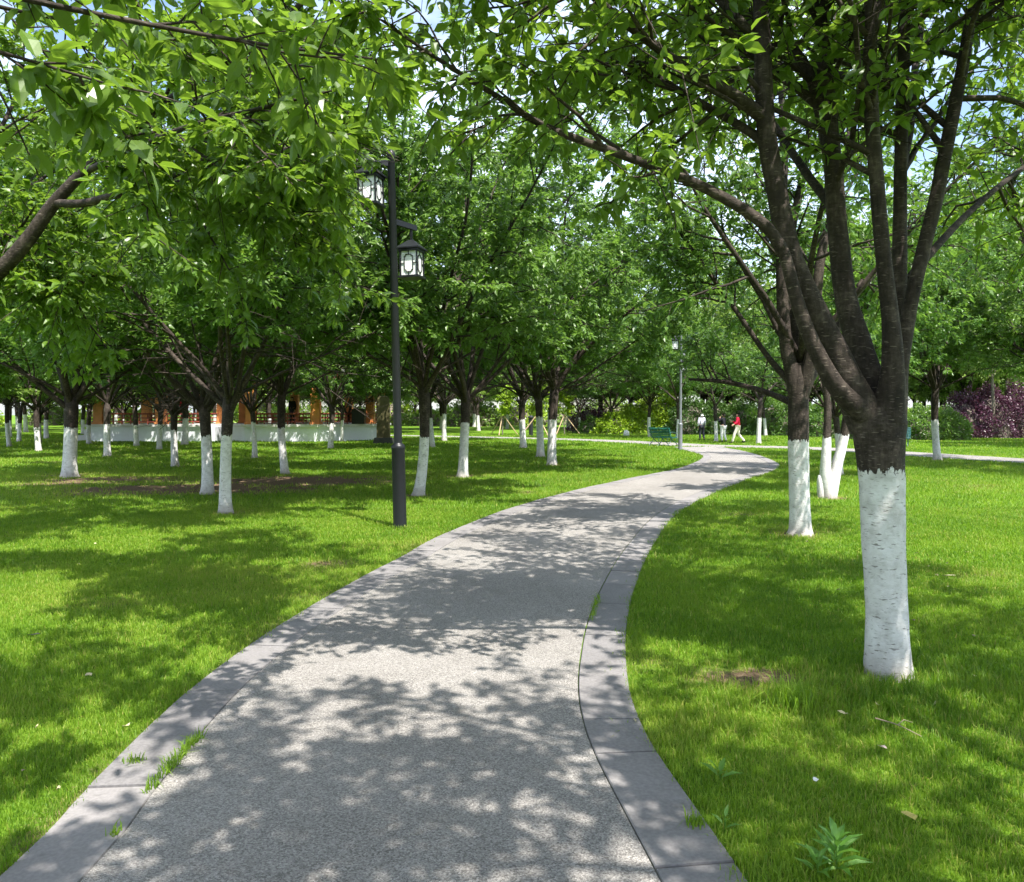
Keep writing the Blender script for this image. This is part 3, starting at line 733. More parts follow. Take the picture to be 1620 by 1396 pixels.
# --- second cherry on the right
def second_cherry():
    base = at(1265, 846); O = np.array([base[0], base[1], 0.0]); D = base[1]; k = D / F
    t = Tree(88); e = empty('cherry_tree', O)
    tag(e, 'cherry tree with sunlit patch on its whitewash, left behind the large cherry', 'tree', GR)
    P = wpts([(1266,858,D),(1266,846,D),(1266,835,D),(1265,800,D),(1264,740,D),(1263,690,D),(1263,640,D),(1264,600,D),(1266,575,D)]) - O
    C = catmull(P, 4); rr = np.interp(np.linspace(0, 8, len(C)), np.arange(9), np.array([24, 21, 17.5, 16, 15.5, 15.5, 15.5, 14, 8]) * k)
    mb = MB(); mb.tube(C, rr, 20, True, .03, t.r); mb.build('trunk', M['bark'], e, smooth=True)
    limbs = [([(1261,632,D),(1253,590,D),(1243,540,D),(1237,450,D),(1236,350,D),(1240,240,D),(1235,120,D),(1228,10,D)], [13,12,10,9,8,7,5,2]),
             ([(1264,630,D),(1266,590,D+.1),(1262,540,D+.2),(1250,460,D+.3),(1250,380,D+.4),(1275,250,D+.5),(1290,90,D+.5)], [12.5,11.5,10,8,7,6,2]),
             ([(1266,632,D),(1276,592,D-.05),(1284,555,D-.1),(1292,470,D-.1),(1300,400,D-.1),(1330,280,D),(1350,150,D)], [12.5,11.5,10,8,7,5,2]),
             ([(1268,625,D),(1281,598,D+.05),(1300,570,D+.2),(1350,470,D+.5),(1400,400,D+.8),(1470,330,D+1.2)], [11,9,7,6,5,2]),
             ([(1256,612,D),(1215,565,D+.2),(1170,500,D+.3),(1110,415,D+.3),(1065,355,D+.4)], [6,4.5,4,3.5,1.5]),
             ([(1258,640,D),(1210,620,D+.5),(1150,605,D+1.0),(1090,600,D+1.4)], [6,4.5,4,2])]
    for i, (pts, wd) in enumerate(limbs):
        C = catmull(wpts(pts) - O, 4); rr = np.interp(np.linspace(0, len(wd) - 1, len(C)), np.arange(len(wd)), np.array(wd) * k)
        mb = MB(); mb.tube(C, rr, 10, True, .05, t.r); mb.build('limb', M['bark'], e, smooth=True)
        t.ramify(C, rr, .35 if i < 4 else .45, 12, 1.5 if i < 4 else 1.0, (0, 0), 8, .45, .05, lambda p, d, ln: p[2] + unit(d)[2] * ln > 2.35)
    for az in range(0, 360, 60):
        a, b = R(az + 20), R(52); d = np.array([math.cos(a) * math.cos(b), math.sin(a) * math.cos(b), math.sin(b)])
        C = t.curve(np.array([0, .05, 2.3]), d, 3.9, 8, 0, .07); rr = np.linspace(.05, .01, 9)
        t.main.tube(C, rr, 8, False, .04, t.r); t.ramify(C, rr, .35, 11, 1.6, (0, 0), 9, .5)
    V = np.concatenate(t.main.V + t.small.V); qs = list(t.main.Q) + [q + t.main.n for q in t.small.Q]
    link('branches', np_mesh('branches', V, [np.concatenate(qs)], [M['bark']], smooth=True), e)
    t.twigs = [w_ for w_ in t.twigs if min(w_[0][2], w_[1][2]) > 2.3]
    LV, LF, LT = leaf_cloud(t.r, t.twigs, 20000, .115, 2, .4)
    link('crown', np_mesh('crown', LV, [LF], [M['leaf']], attrs={'tint': LT}), e)
second_cherry()

# --- multi-stemmed whitewashed tree
def multi_stem():
    base = at(1311, 788); O = np.array([base[0], base[1], 0.0]); D = base[1]; k = D / F
    t = Tree(91); e = empty('cherry_tree', O)
    tag(e, 'small cherry splitting at the ground into slanting whitewashed stems', 'tree', GR)
    st = [([(1312,795,D),(1310,782,D),(1306,750,D),(1308,690,D),(1309,640,D),(1300,560,D),(1285,460,D),(1260,380,D)], [13,11,9,6.5,5.5,5,4,1.5]),
          ([(1313,795,D),(1315,780,D),(1324,740,D),(1336,690,D),(1344,640,D),(1352,560,D+.2),(1370,460,D+.3),(1400,350,D+.4)], [12,10,8,7,6,5.5,4,1.5]),
          ([(1300,790,D),(1299,778,D),(1297,762,D),(1296,752,D)], [7,6,4.5,2]),
          ([(1318,735,D+.1),(1330,700,D+.3),(1337,650,D+.4),(1345,560,D+.7),(1330,440,D+1)], [4,3.5,3,2.5,1])]
    for i, (pts, wd) in enumerate(st):
        C = catmull(wpts(pts) - O, 4); rr = np.interp(np.linspace(0, len(wd) - 1, len(C)), np.arange(len(wd)), np.array(wd) * k)
        mb = MB(); mb.tube(C, rr, 12, True, .06, t.r); mb.build('stem', M['bark'], e, smooth=True)
        if i != 2: t.ramify(C, rr, .55, 12, 1.3, (0, 0), 8, .45)
    link('branches', np_mesh('branches', np.concatenate(t.small.V), [np.concatenate(t.small.Q)], [M['bark']], smooth=True), e)
    LV, LF, LT = leaf_cloud(t.r, t.twigs, 9000, .12, 2, .4)
    link('crown', np_mesh('crown', LV, [LF], [M['leaf']], attrs={'tint': LT}), e)
multi_stem()

# --- near left tree (trunk out of frame, boughs reaching in) and the tree beside the camera
def near_left():
    O = np.array([-6.35, 6.9, 0.0]); t = Tree(55); e = empty('cherry_tree', O)
    tag(e, 'cherry tree whose grey bough sweeps in across the upper left', 'tree', GL)
    lampx, lampy = at(633, 836)[:2]
    def clear(p, e_):          # no twigs grow in the gap between this crown and the lanterns
        q = np.asarray(e_) + O; f = q[1] / lampy
        return not (.45 < f < 1.05 and abs(q[0] - lampx * f) < .42 * f + .05 and q[2] > 2.6 and q[2] < 5.3)
    zs = [-.1, 0, .1, .3, .8, 1.3, 1.8, 2.1]; C = np.column_stack([np.linspace(0, .1, 8), np.zeros(8), zs])
    mb = MB(); mb.tube(C, [.22, .2, .18, .165, .155, .15, .16, .14], 16, True, .04, t.r); mb.build('trunk', M['bark'], e, smooth=True)
    d = 6.7; limbs = [
     ([(-180,570,d+.1),(-80,490,d),(0,428,d-.1),(45,378,d-.15),(85,322,d-.2),(130,275,d-.25),(190,222,d-.3),(230,190,d-.3),(300,135,d-.3),(370,85,d-.3),(430,45,d-.3),(520,-30,d-.3),(640,-120,d-.3)], [15,13,11.5,10.5,9.5,8,7.2,6.6,6,5.2,4.5,3.5,2]),
     ([(88,322,d-.2),(130,322,d-.4),(165,314,d-.5),(210,300,d-.6),(255,284,d-.7),(300,272,d-.7),(345,272,d-.8),(420,290,d-.9),(480,310,d-1.0)], [6.5,6.5,6,5.5,5,3,2.5,2,1]),
     ([(-180,500,d+.6),(-60,390,d+.6),(10,385,d+.6),(60,400,d+.5),(110,430,d+.5),(135,450,d+.4)], [8,6,5,4.5,4,2]),
     ([(200,215,d-.3),(260,215,d+.2),(340,235,d+.6),(450,240,d+1.0),(520,245,d+1.3),(600,262,d+1.5)], [5,4.5,4,3.5,3,1.5]),
     ([(130,275,d-.25),(200,240,d-.9),(300,200,d-1.4),(420,170,d-1.8),(540,140,d-2.0)], [5,4.5,4,3,1.5]),
    ]
    for i, (pts, wd) in enumerate(limbs):
        C = catmull(wpts(pts) - O, 4); ds = np.interp(np.linspace(0, len(wd) - 1, len(C)), np.arange(len(wd)), np.array([w_ * p[2] / F for w_, p in zip(wd, pts)]))
        mb = MB(); mb.tube(C, ds, 12, True, .04, t.r); mb.build('limb', M['bark'], e, smooth=True)
        t.ramify(C, ds, .45 if i == 0 else .3, 20 if i == 0 else 13, 1.7 if i == 0 else 1.35, (0, 0), 9, .42, -.02, lambda p, d, ln: clear(p, np.asarray(p) + unit(d) * ln) and clear(p, np.asarray(p) + unit(d) * ln * .6), flat=.6)
    for az, el, ln in ((60,52,4.2),(105,52,4.3),(150,50,4.2),(200,52,4.2),(255,50,4.0),(85,28,4.2)):
        a, b = R(az), R(el); dd = np.array([math.cos(a) * math.cos(b), math.sin(a) * math.cos(b), math.sin(b)])
        C = t.curve(np.array([.1, 0, 2.05]), dd, ln, 9, .02, .07); rr = np.linspace(.06, .01, 10)
        t.main.tube(C, rr, 8, False, .04, t.r); t.ramify(C, rr, .3, 12, 1.7, (0, 0), 9, .48, .0)
    V = np.concatenate(t.main.V + t.small.V); qs = list(t.main.Q) + [q + t.main.n for q in t.small.Q]
    link('branches', np_mesh('branches', V, [np.concatenate(qs)], [M['bark']], smooth=True), e)
    t.twigs = [w_ for w_ in t.twigs if clear(*w_) or t.r.random() < .12]
    LV, LF, LT = leaf_cloud(t.r, t.twigs, 36000, .105, 3, .4)
    link('crown', np_mesh('crown', LV, [LF], [M['leaf_near']], attrs={'tint': LT}), e)
near_left()
def beside_camera():
    O = np.array([-3.5, .1, 0.0]); t = Tree(66); e = empty('cherry_tree', O)
    tag(e, 'nearest overhanging cherry whose large sunlit leaves fill the top left corner', 'tree', GL)
    zs = [-.1, 0, .1, .3, .8, 1.3, 1.8, 2.2]; C = np.column_stack([np.zeros(8), np.zeros(8), zs])
    mb = MB(); mb.tube(C, [.2, .19, .17, .155, .145, .14, .15, .13], 16, True, .04, t.r); mb.build('trunk', M['bark'], e, smooth=True)
    limbs = [[(-3.4,.2,2.1),(-2.9,.8,2.45),(-2.4,1.5,2.72),(-1.95,2.1,2.86),(-1.5,2.55,2.93),(-1.0,2.9,2.98),(-.55,3.2,3.05)],
             [(-3.45,.2,2.2),(-3.0,1.1,2.8),(-2.4,2.2,3.2),(-1.6,3.2,3.5),(-.8,3.9,3.75)],
             [(-2.9,.8,2.45),(-2.35,1.35,2.6),(-1.95,1.8,2.64),(-1.5,2.15,2.62),(-1.2,2.4,2.6)],
             [(-3.5,.2,2.2),(-3.4,1.4,2.9),(-3.0,2.6,3.3),(-2.5,3.6,3.5),(-1.9,4.4,3.7)]]
    rs = [(.022, .004), (.022, .005), (.014, .003), (.024, .006)]
    for i, (P, (ra, rb)) in enumerate(zip(limbs, rs)):
        C = catmull(np.array(P) - O, 5); rr = np.linspace(ra, rb, len(C)); mb = MB(); mb.tube(C, rr, 10, True, .04, t.r); mb.build('limb', M['bark'], e, smooth=True)
        t.ramify(C, rr, .5, 9 if i != 2 else 8, .7, (0, 0), 5, .25, .0, keep=lambda p, d, ln: (p + unit(d) * ln + O)[2] > 2.58 and np.linalg.norm(p + unit(d) * ln + O - np.array([0, 0, 1.6])) > 1.7, flat=.5)
    near_twigs = len(t.twigs)
    LV, LF, LT = leaf_cloud(t.r, t.twigs, 2100, .105, 3, .45)
    keepz = lambda p, d, ln: (p + unit(d) * ln + O)[2] > 3.2
    for az, el, ln in ((-90,58,4.6),(-30,60,4.6),(40,66,4.2),(150,55,4.2),(-20,45,4.2),(15,44,5.0),(35,52,5.0)):
        a, b = R(az), R(el); dd = np.array([math.cos(a) * math.cos(b), math.sin(a) * math.cos(b), math.sin(b)])
        C = t.curve(np.array([0, 0, 2.1]), dd, ln, 9, 0, .06); rr = np.linspace(.06, .012, 10)
        t.main.tube(C, rr, 8, False, .04, t.r); t.ramify(C, rr, .45, 10, 1.5, (0, 0), 8, .5, .1, keepz)
    t2 = t.twigs[near_twigs:]
    LV2, LF2, LT2 = leaf_cloud(t.r, t2, 12000, .13, 2, .4)
    V = np.concatenate(t.main.V + t.small.V); qs = list(t.main.Q) + [q + t.main.n for q in t.small.Q]
    link('branches', np_mesh('branches', V, [np.concatenate(qs)], [M['bark']], smooth=True), e)
    V, Fc, T = joined([(LV, LF, LT), (LV2, LF2, LT2)])
    link('crown', np_mesh('crown', V, [Fc], [M['leaf_near']], attrs={'tint': T}), e)
beside_camera()
plant(grove_tree(27, 8.6, 2.9, .13, 4.2, 9, 21000, .14, low=2, zmin=3.5), (3.7, .9, 0), 'cherry standing right of the viewer, only its outer twigs showing at the top edge', GR, 1.0, 2.0)

# --- trees beyond
used = [(*at(px, py)[:2],) for px, py, *_ in TREES]
def free(x, y, m):
    if any(math.hypot(x - a, y - b) < m for a, b in used): return False
    if -26 < x < -5 and 41 < y < 57: return False
    X, Y = np.array([x]), np.array([y])
    if inside(pc_in, X, Y)[0] or inside(pm_in, X, Y)[0]: return False
    return np.hypot(cross_c[:, 0] - x, cross_c[:, 1] - y).min() > 2.0
BL, BC, BRr = 'far trees of the left grove', 'far trees beyond the sunny lawn', 'far trees behind the right hedges'
blab = {BL: 'far grove tree among the whitewashed trunks on the left', BC: 'far pale green tree closing the view past the lawn', BRr: 'far light green tree behind the hedges on the right'}
rb = np.random.default_rng(5); cnt = 0
for d0, d1, n, m in ((24, 42, 26, 5.0), (42, 62, 50, 5.0), (62, 85, 46, 5.5), (85, 120, 40, 6.5)):
    for _ in range(n * 6):
        if n <= 0: break
        y = rb.uniform(d0, d1); x = rb.uniform(-1, 1) * (.68 * y + 4)
        u = x / y
        if d0 < 42 and -.30 < u < .62: continue             # the near middle is open lawn
        if d0 < 42 and x > 0 and y < 30: continue
        if d0 == 42 and -.19 < u < .36: continue
        if d0 < 62 and u > .36 and y < 54: continue
        if d0 == 62 and .0 < u < .14 and y < 72: continue
        if not free(x, y, m): continue
        used.append((x, y)); gk = BL if u < -.06 else (BC if u < .2 else BRr)
        kk = 'fgh'[rb.integers(0, 3)]
        plant(FAR[kk], (x, y, 0), blab[gk], gk, rb.uniform(.9, 1.2) if y < 62 else rb.uniform(1.1, 1.45), rb.uniform(0, 6.28)); n -= 1

for px, d, k, sc in ((60,33,'f',.85),(215,38,'f',.9),(140,41,'g',.8),(1345,62,'h',1.5),(1420,66,'g',1.7),(1490,60,'h',1.55),(1560,64,'h',1.7),(1630,60,'g',1.75),(1690,58,'h',1.6),(1270,68,'g',1.6),(1190,72,'h',1.6),(1110,78,'h',1.6),(1030,80,'g',1.7),(950,84,'h',1.7),(870,86,'g',1.7),(1690,42,'f',1.15),(1740,36,'f',1.1)):
    p = at(px, 655, d); gk = BL if p[0] / d < -.06 else (BC if p[0] / d < .2 else BRr)
    plant(FAR[k], (p[0], d, 0), blab[gk], gk, sc, rb.uniform(0, 6.28))
# ------------------------------------------------------------------ shrubs and hedges
def shrub(name, label, blobs, lm, nleaf, size, group=None, cat='shrub', seed=0):
    r = np.random.default_rng(seed + 400); O = np.array([np.mean([b[0] for b in blobs]), np.mean([b[1] for b in blobs]), 0.0])
    parts = []; core = MB(); tot = sum(b[2] * b[4] for b in blobs)
    for x, y, rx, ry, h in blobs:
        n = int(nleaf * rx * h / tot); v = unit(r.normal(0, 1, (n, 3))); v[:, 2] = np.abs(v[:, 2])
        lump = 1 + .16 * (np.sin(v[:, 0] * 7 + x) * np.sin(v[:, 1] * 6 + y) + .7 * np.sin(v[:, 2] * 9 + v[:, 0] * 5))
        rad = lump * r.uniform(.84, 1.05, n); P = v * rad[:, None] * np.array([rx, ry, h]) + np.array([x, y, .05]) - O
        A = v * .6 + r.normal(0, .7, (n, 3)); N = v + r.normal(0, .5, (n, 3)) + np.array([0, 0, .4])
        ln = size * r.uniform(.6, 1.3, n); parts.append(leaves_geom(P, A, N, ln, ln * .5, r.random(n), 1))
        core.lathe((x - O[0], y - O[1], 0), [(rx * .8 * math.cos(a), h * .84 * math.sin(a)) for a in np.linspace(0, 1.5, 6)], 16)
        s_ = core.V[-1]; s_[:, 1] = (s_[:, 1] - (y - O[1])) * ry / rx + (y - O[1])
    e = empty(name, O); tag(e, label, cat, group)
    V, Fc, T = joined(parts); link('foliage', np_mesh('foliage', V, [Fc], [M[lm]], attrs={'tint': T}), e)
    core.build('branches', M['bark_plain'], e); return e
def bl(px, py, d, rx, ry, h):
    p = at(px, 655, d); return (p[0], d, rx, ry, h)
HG = 'clipped shrubs beyond the far lawn'
shrub('shrub', 'long bright yellow green shrub bank left of the grey lamp post', [bl(972,0,61,1.6,1.3,1.5), bl(1000,0,62,2.0,1.5,2.0), bl(1030,0,63,2.1,1.6,2.5), bl(1055,0,63,1.8,1.6,3.0)], 'leaf_hedge', 22000, .24, HG, seed=1)
shrub('shrub', 'dark green shrub bank behind the strollers', [bl(1095,0,60,2.0,1.5,2.6), bl(1135,0,60,2.2,1.6,2.4), bl(1175,0,59,2.0,1.5,2.3)], 'leaf_dark', 18000, .2, HG, seed=2)
shrub('shrub', 'mid green shrub bank right of the red stroller, behind two trunks', [bl(1222,0,57,1.9,1.4,2.5), bl(1262,0,56,2.0,1.5,2.3), bl(1310,0,54,2.2,1.5,2.3)], 'leaf', 18000, .2, HG, seed=3)
shrub('shrub', 'dark maroon shrub on the far lawn left of the yellow green bank', [bl(928,0,66,1.6,1.2,2.2), bl(950,0,66,1.5,1.2,1.8)], 'leaf_purple', 4000, .2, HG, seed=4)
shrub('shrub', 'low round green shrub below the maroon one on the far lawn', [bl(938,0,62,1.2,1.0,1.2), bl(958,0,62,1.0,1.0,1.0)], 'leaf', 3000, .18, HG, seed=5)
shrub('hedge', 'green clipped hedge left of the purple hedge beside the side path', [bl(1370,0,49,1.8,1.2,1.7), bl(1420,0,48,1.8,1.2,1.75), bl(1465,0,47,1.7,1.2,1.8), bl(1495,0,47,1.3,1.2,1.7)], 'leaf', 24000, .17, HG, 'hedge', 6)
shrub('hedge', 'large purple leaved hedge mound at the right edge', [bl(1525,0,51,1.9,1.4,2.7), bl(1565,0,51,2.1,1.6,3.1), bl(1615,0,51,2.3,1.6,3.2), bl(1670,0,51,2.3,1.6,3.0)], 'leaf_purple', 36000, .16, HG, 'hedge', 7)
FH = 'loose shrub rows closing the park far away'
for i in range(32):
    x = -88 + i * 5.9; y = 104 + 6 * math.sin(i * 1.7)
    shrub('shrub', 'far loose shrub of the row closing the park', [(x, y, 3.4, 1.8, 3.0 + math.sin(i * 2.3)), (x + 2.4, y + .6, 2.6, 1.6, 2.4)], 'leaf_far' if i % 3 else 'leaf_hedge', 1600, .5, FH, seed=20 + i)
# thin pole-like trunk before the purple hedge
p = at(1572, 694); e = empty('young_tree', p); tag(e, 'slim grey young tree standing before the purple hedge', 'tree')
t = Tree(140); mb = MB(); C = t.curve((0, 0, -.1), (-.03, 0, 1), 7.5, 9, 0, .02); mb.tube(C, np.linspace(.12, .05, 10), 10, True, .05, t.r); mb.build('trunk', M['bark_plain'], e, smooth=True)
t.ramify(C, np.linspace(.12, .05, 10), .5, 22, 2.4, (0, 0), 8, .6)
link('branches', np_mesh('branches', np.concatenate(t.small.V), [np.concatenate(t.small.Q)], [M['bark_plain']], smooth=True), e)
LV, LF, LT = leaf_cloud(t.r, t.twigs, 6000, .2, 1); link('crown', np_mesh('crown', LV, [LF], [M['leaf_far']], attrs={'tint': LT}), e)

# staked saplings on the far lawn
t = Tree(150); C = t.curve((0, 0, -.1), (0, 0, 1), 3.6, 8, 0, .03); sap = MB(); sap.tube(C, np.linspace(.05, .02, 9), 8, True)
t.ramify(C, np.linspace(.05, .02, 9), .4, 14, 1.3, (0, 0), 7, .4)
LV, LF, LT = leaf_cloud(t.r, t.twigs, 2600, .2, 1)
proto = None
for px, d, rz, lab in ((795, 58, .3, 'young sapling held by pale stakes, left one on the far lawn'), (850, 52, 1.2, 'young sapling held by crossed pale stakes behind the double trunk'), (893, 60, 2.0, 'young sapling with stakes right of the double trunk')):
    p = at(px, 655, d)
    if proto is None:
        e = proto = empty('sapling', (p[0], d, 0), rz); sap.build('trunk', M['bark_plain'], e, smooth=True)
        link('crown', np_mesh('crown', LV, [LF], [M['leaf_hedge']], attrs={'tint': LT}), e)
        for a in (0, 2.1, 4.2):
            mb = MB(); mb.tube([(1.25 * math.cos(a), 1.25 * math.sin(a), -.05), (.06 * math.cos(a), .06 * math.sin(a), 1.5)], [.035, .035], 7); mb.build('stake', M['stake'], e)
    else:
        e = copy_tree(proto); e.location = (p[0], d, 0); e.rotation_euler = (0, 0, rz)
    tag(e, lab, 'sapling', 'staked saplings')

# ------------------------------------------------------------------ lamp posts
def lantern(root, c, az):
    """arm end c; a four sided hanging lantern with lattice and hipped cap"""
    w2 = .125; h = .36; rot = Matrix.Rotation(az, 4, 'Z')
    def tr(p): return np.array(rot @ Vector(p)) + c
    o = empty('lantern', c); o.parent = root; o.rotation_euler = (0, 0, az)
    mb = MB(); mb.box((0, 0, 0), (2 * w2 - .02, 2 * w2 - .02, h - .02)); mb.build('shade', M['lamp_glass'], o)
    mb = MB(); k = w2
    for sx in (-1, 1):
        for sy in (-1, 1): mb.box((sx * k, sy * k, 0), (.019, .019, h + .02))
    for z in (-h / 2 - .008, h / 2 + .006): mb.box((0, 0, z), (2 * k + .05, 2 * k + .05, .03))
    b = .009; y = k - .002
    for q in range(4):
        m = Matrix.Rotation(q * math.pi / 2, 4, 'Z')
        def P(a, z): return np.array(m @ Vector((a, -y, z)))
        X, Z = .064, .12; c_ = .024
        loop = [(-X, -Z + c_), (-X + c_, -Z + c_), (-X + c_, -Z), (X - c_, -Z), (X - c_, -Z + c_), (X, -Z + c_), (X, Z - c_), (X - c_, Z - c_), (X - c_, Z), (-X + c_, Z), (-X + c_, Z - c_), (-X, Z - c_)]
        up = np.array(m @ Vector((0, -1, 0)))
        for i in range(12): mb.bar(P(*loop[i]), P(*loop[(i + 1) % 12]), b, b, up)
        for a0, z0, a1, z1 in ((-X, 0, -k, 0), (X, 0, k, 0), (0, Z, 0, h / 2), (0, -Z, 0, -h / 2)): mb.bar(P(a0, z0), P(a1, z1), b, b, up)
    mb.build('frame', M['lamp_black'], o)
    mb = MB(); e = k + .05; z = h / 2 + .022
    V = [(-e, -e, z), (e, -e, z), (e, e, z), (-e, e, z), (-e, -e, z + .018), (e, -e, z + .018), (e, e, z + .018), (-e, e, z + .018), (-.03, -.03, z + .14), (.03, -.03, z + .14), (.03, .03, z + .14), (-.03, .03, z + .14)]
    mb.raw(V, [[0,3,2,1],[0,1,5,4],[1,2,6,5],[2,3,7,6],[3,0,4,7],[4,5,9,8],[5,6,10,9],[6,7,11,10],[7,4,8,11],[8,9,10,11]])
    mb.box((0, 0, z + .22), (.03, .03, .17)); mb.build('cap', M['lamp_black'], o)
def lamp(px, py, label, mt, lean):
    p = at(px, py); e = empty('street_lamp', p); e.rotation_euler = (0, R(lean), 0); tag(e, label, 'street lamp', 'lantern street lamps')
    mb = MB(); mb.lathe((0, 0, 0), [(.125, -.02), (.125, .012), (.098, .014), (.094, .05), (.092, 1.10), (.098, 1.12), (.098, 1.15), (.085, 1.17), (.062, 1.19), (.060, 1.2)], 24); mb.build('base', mt, e, smooth=True)
    mb = MB(); mb.lathe((0, 0, 0), [(.058, 1.18), (.052, 5.12), (.058, 5.13), (.058, 5.18), (.02, 5.24), (.0, 5.25)], 20); mb.build('pole', mt, e, smooth=True)
    for (dx, dy, z, hz) in ((.21, .34, 4.26, 3.73), (-.27, -.12, 5.04, 4.64)):
        mb = MB(); dd = np.array([dx, dy, 0]); mb.bar(np.array([0, 0, z]) + unit(dd) * .05, np.array([0, 0, z]) + dd * 1.28, .045, .075); mb.build('arm', mt, e)
        lantern(e, np.array([dx, dy, hz]), R(-15))
    return e
lamp(633, 836, 'tall black lamp post with two square lanterns on the left lawn', M['lamp_black'], -1.1)
lamp(1076, 712, 'slim grey lamp post beside the green bench at the path bend', M['lamp_grey'], 0)

# ------------------------------------------------------------------ benches
def bench(loc, rz, label, wood):
    """local: +y is the way a sitter faces, x along the bench"""
    e = empty('park_bench', loc, rz); tag(e, label, 'bench', 'park benches'); W = 1.35
    mb = MB()
    for i in range(6): mb.box((0, -.02 + i * .075, .435 - .012 * math.sin(i / 5 * math.pi)), (W, .058, .03))
    mb.build('seat', wood, e)
    mb = MB()
    for i in range(6):
        z = .50 + i * .078; mb.box((0, -.10 - i * .026, z), (W, .028, .056), Matrix.Rotation(R(-16), 4, 'X'))
    mb.build('backrest', wood, e)
    for x in (-W / 2 + .1, 0, W / 2 - .1):
        mb = MB()
        mb.tube(catmull([(x, -.30, 0), (x, -.20, .10), (x, -.04, .22), (x, .04, .38), (x, -.04, .42), (x, -.09, .5), (x, -.17, .72), (x, -.26, .95)], 4), .02, 7)
        mb.tube(catmull([(x, .52, 0), (x, .44, .12), (x, .26, .22), (x, .12, .30), (x, .05, .39)], 4), .02, 7)
        mb.tube(catmull([(x, .38, .415), (x, .46, .38), (x, .40, .24)], 4), .016, 7)
        mb.bar((x, -.06, .40), (x, .40, .405), .03, .03)
        mb.build('leg', M['iron'], e, smooth=True)
    for x in (-W / 2 + .1, W / 2 - .1):
        mb = MB(); mb.tube(catmull([(x, -.14, .66), (x, .05, .70), (x, .26, .68), (x, .40, .62), (x, .42, .54), (x, .35, .46), (x, .34, .42)], 4), .02, 7); mb.build('armrest', M['iron'], e, smooth=True)
p = at(1047, 706); bench((p[0], p[1], 0), R(-52), 'green slatted iron bench left of the grey lamp post', M['bench_green'])
p = at(1424, 707); bench((p[0], p[1] + .5, 0), R(150), 'blue green bench half hidden behind the large cherry trunk', M['bench_blue'])

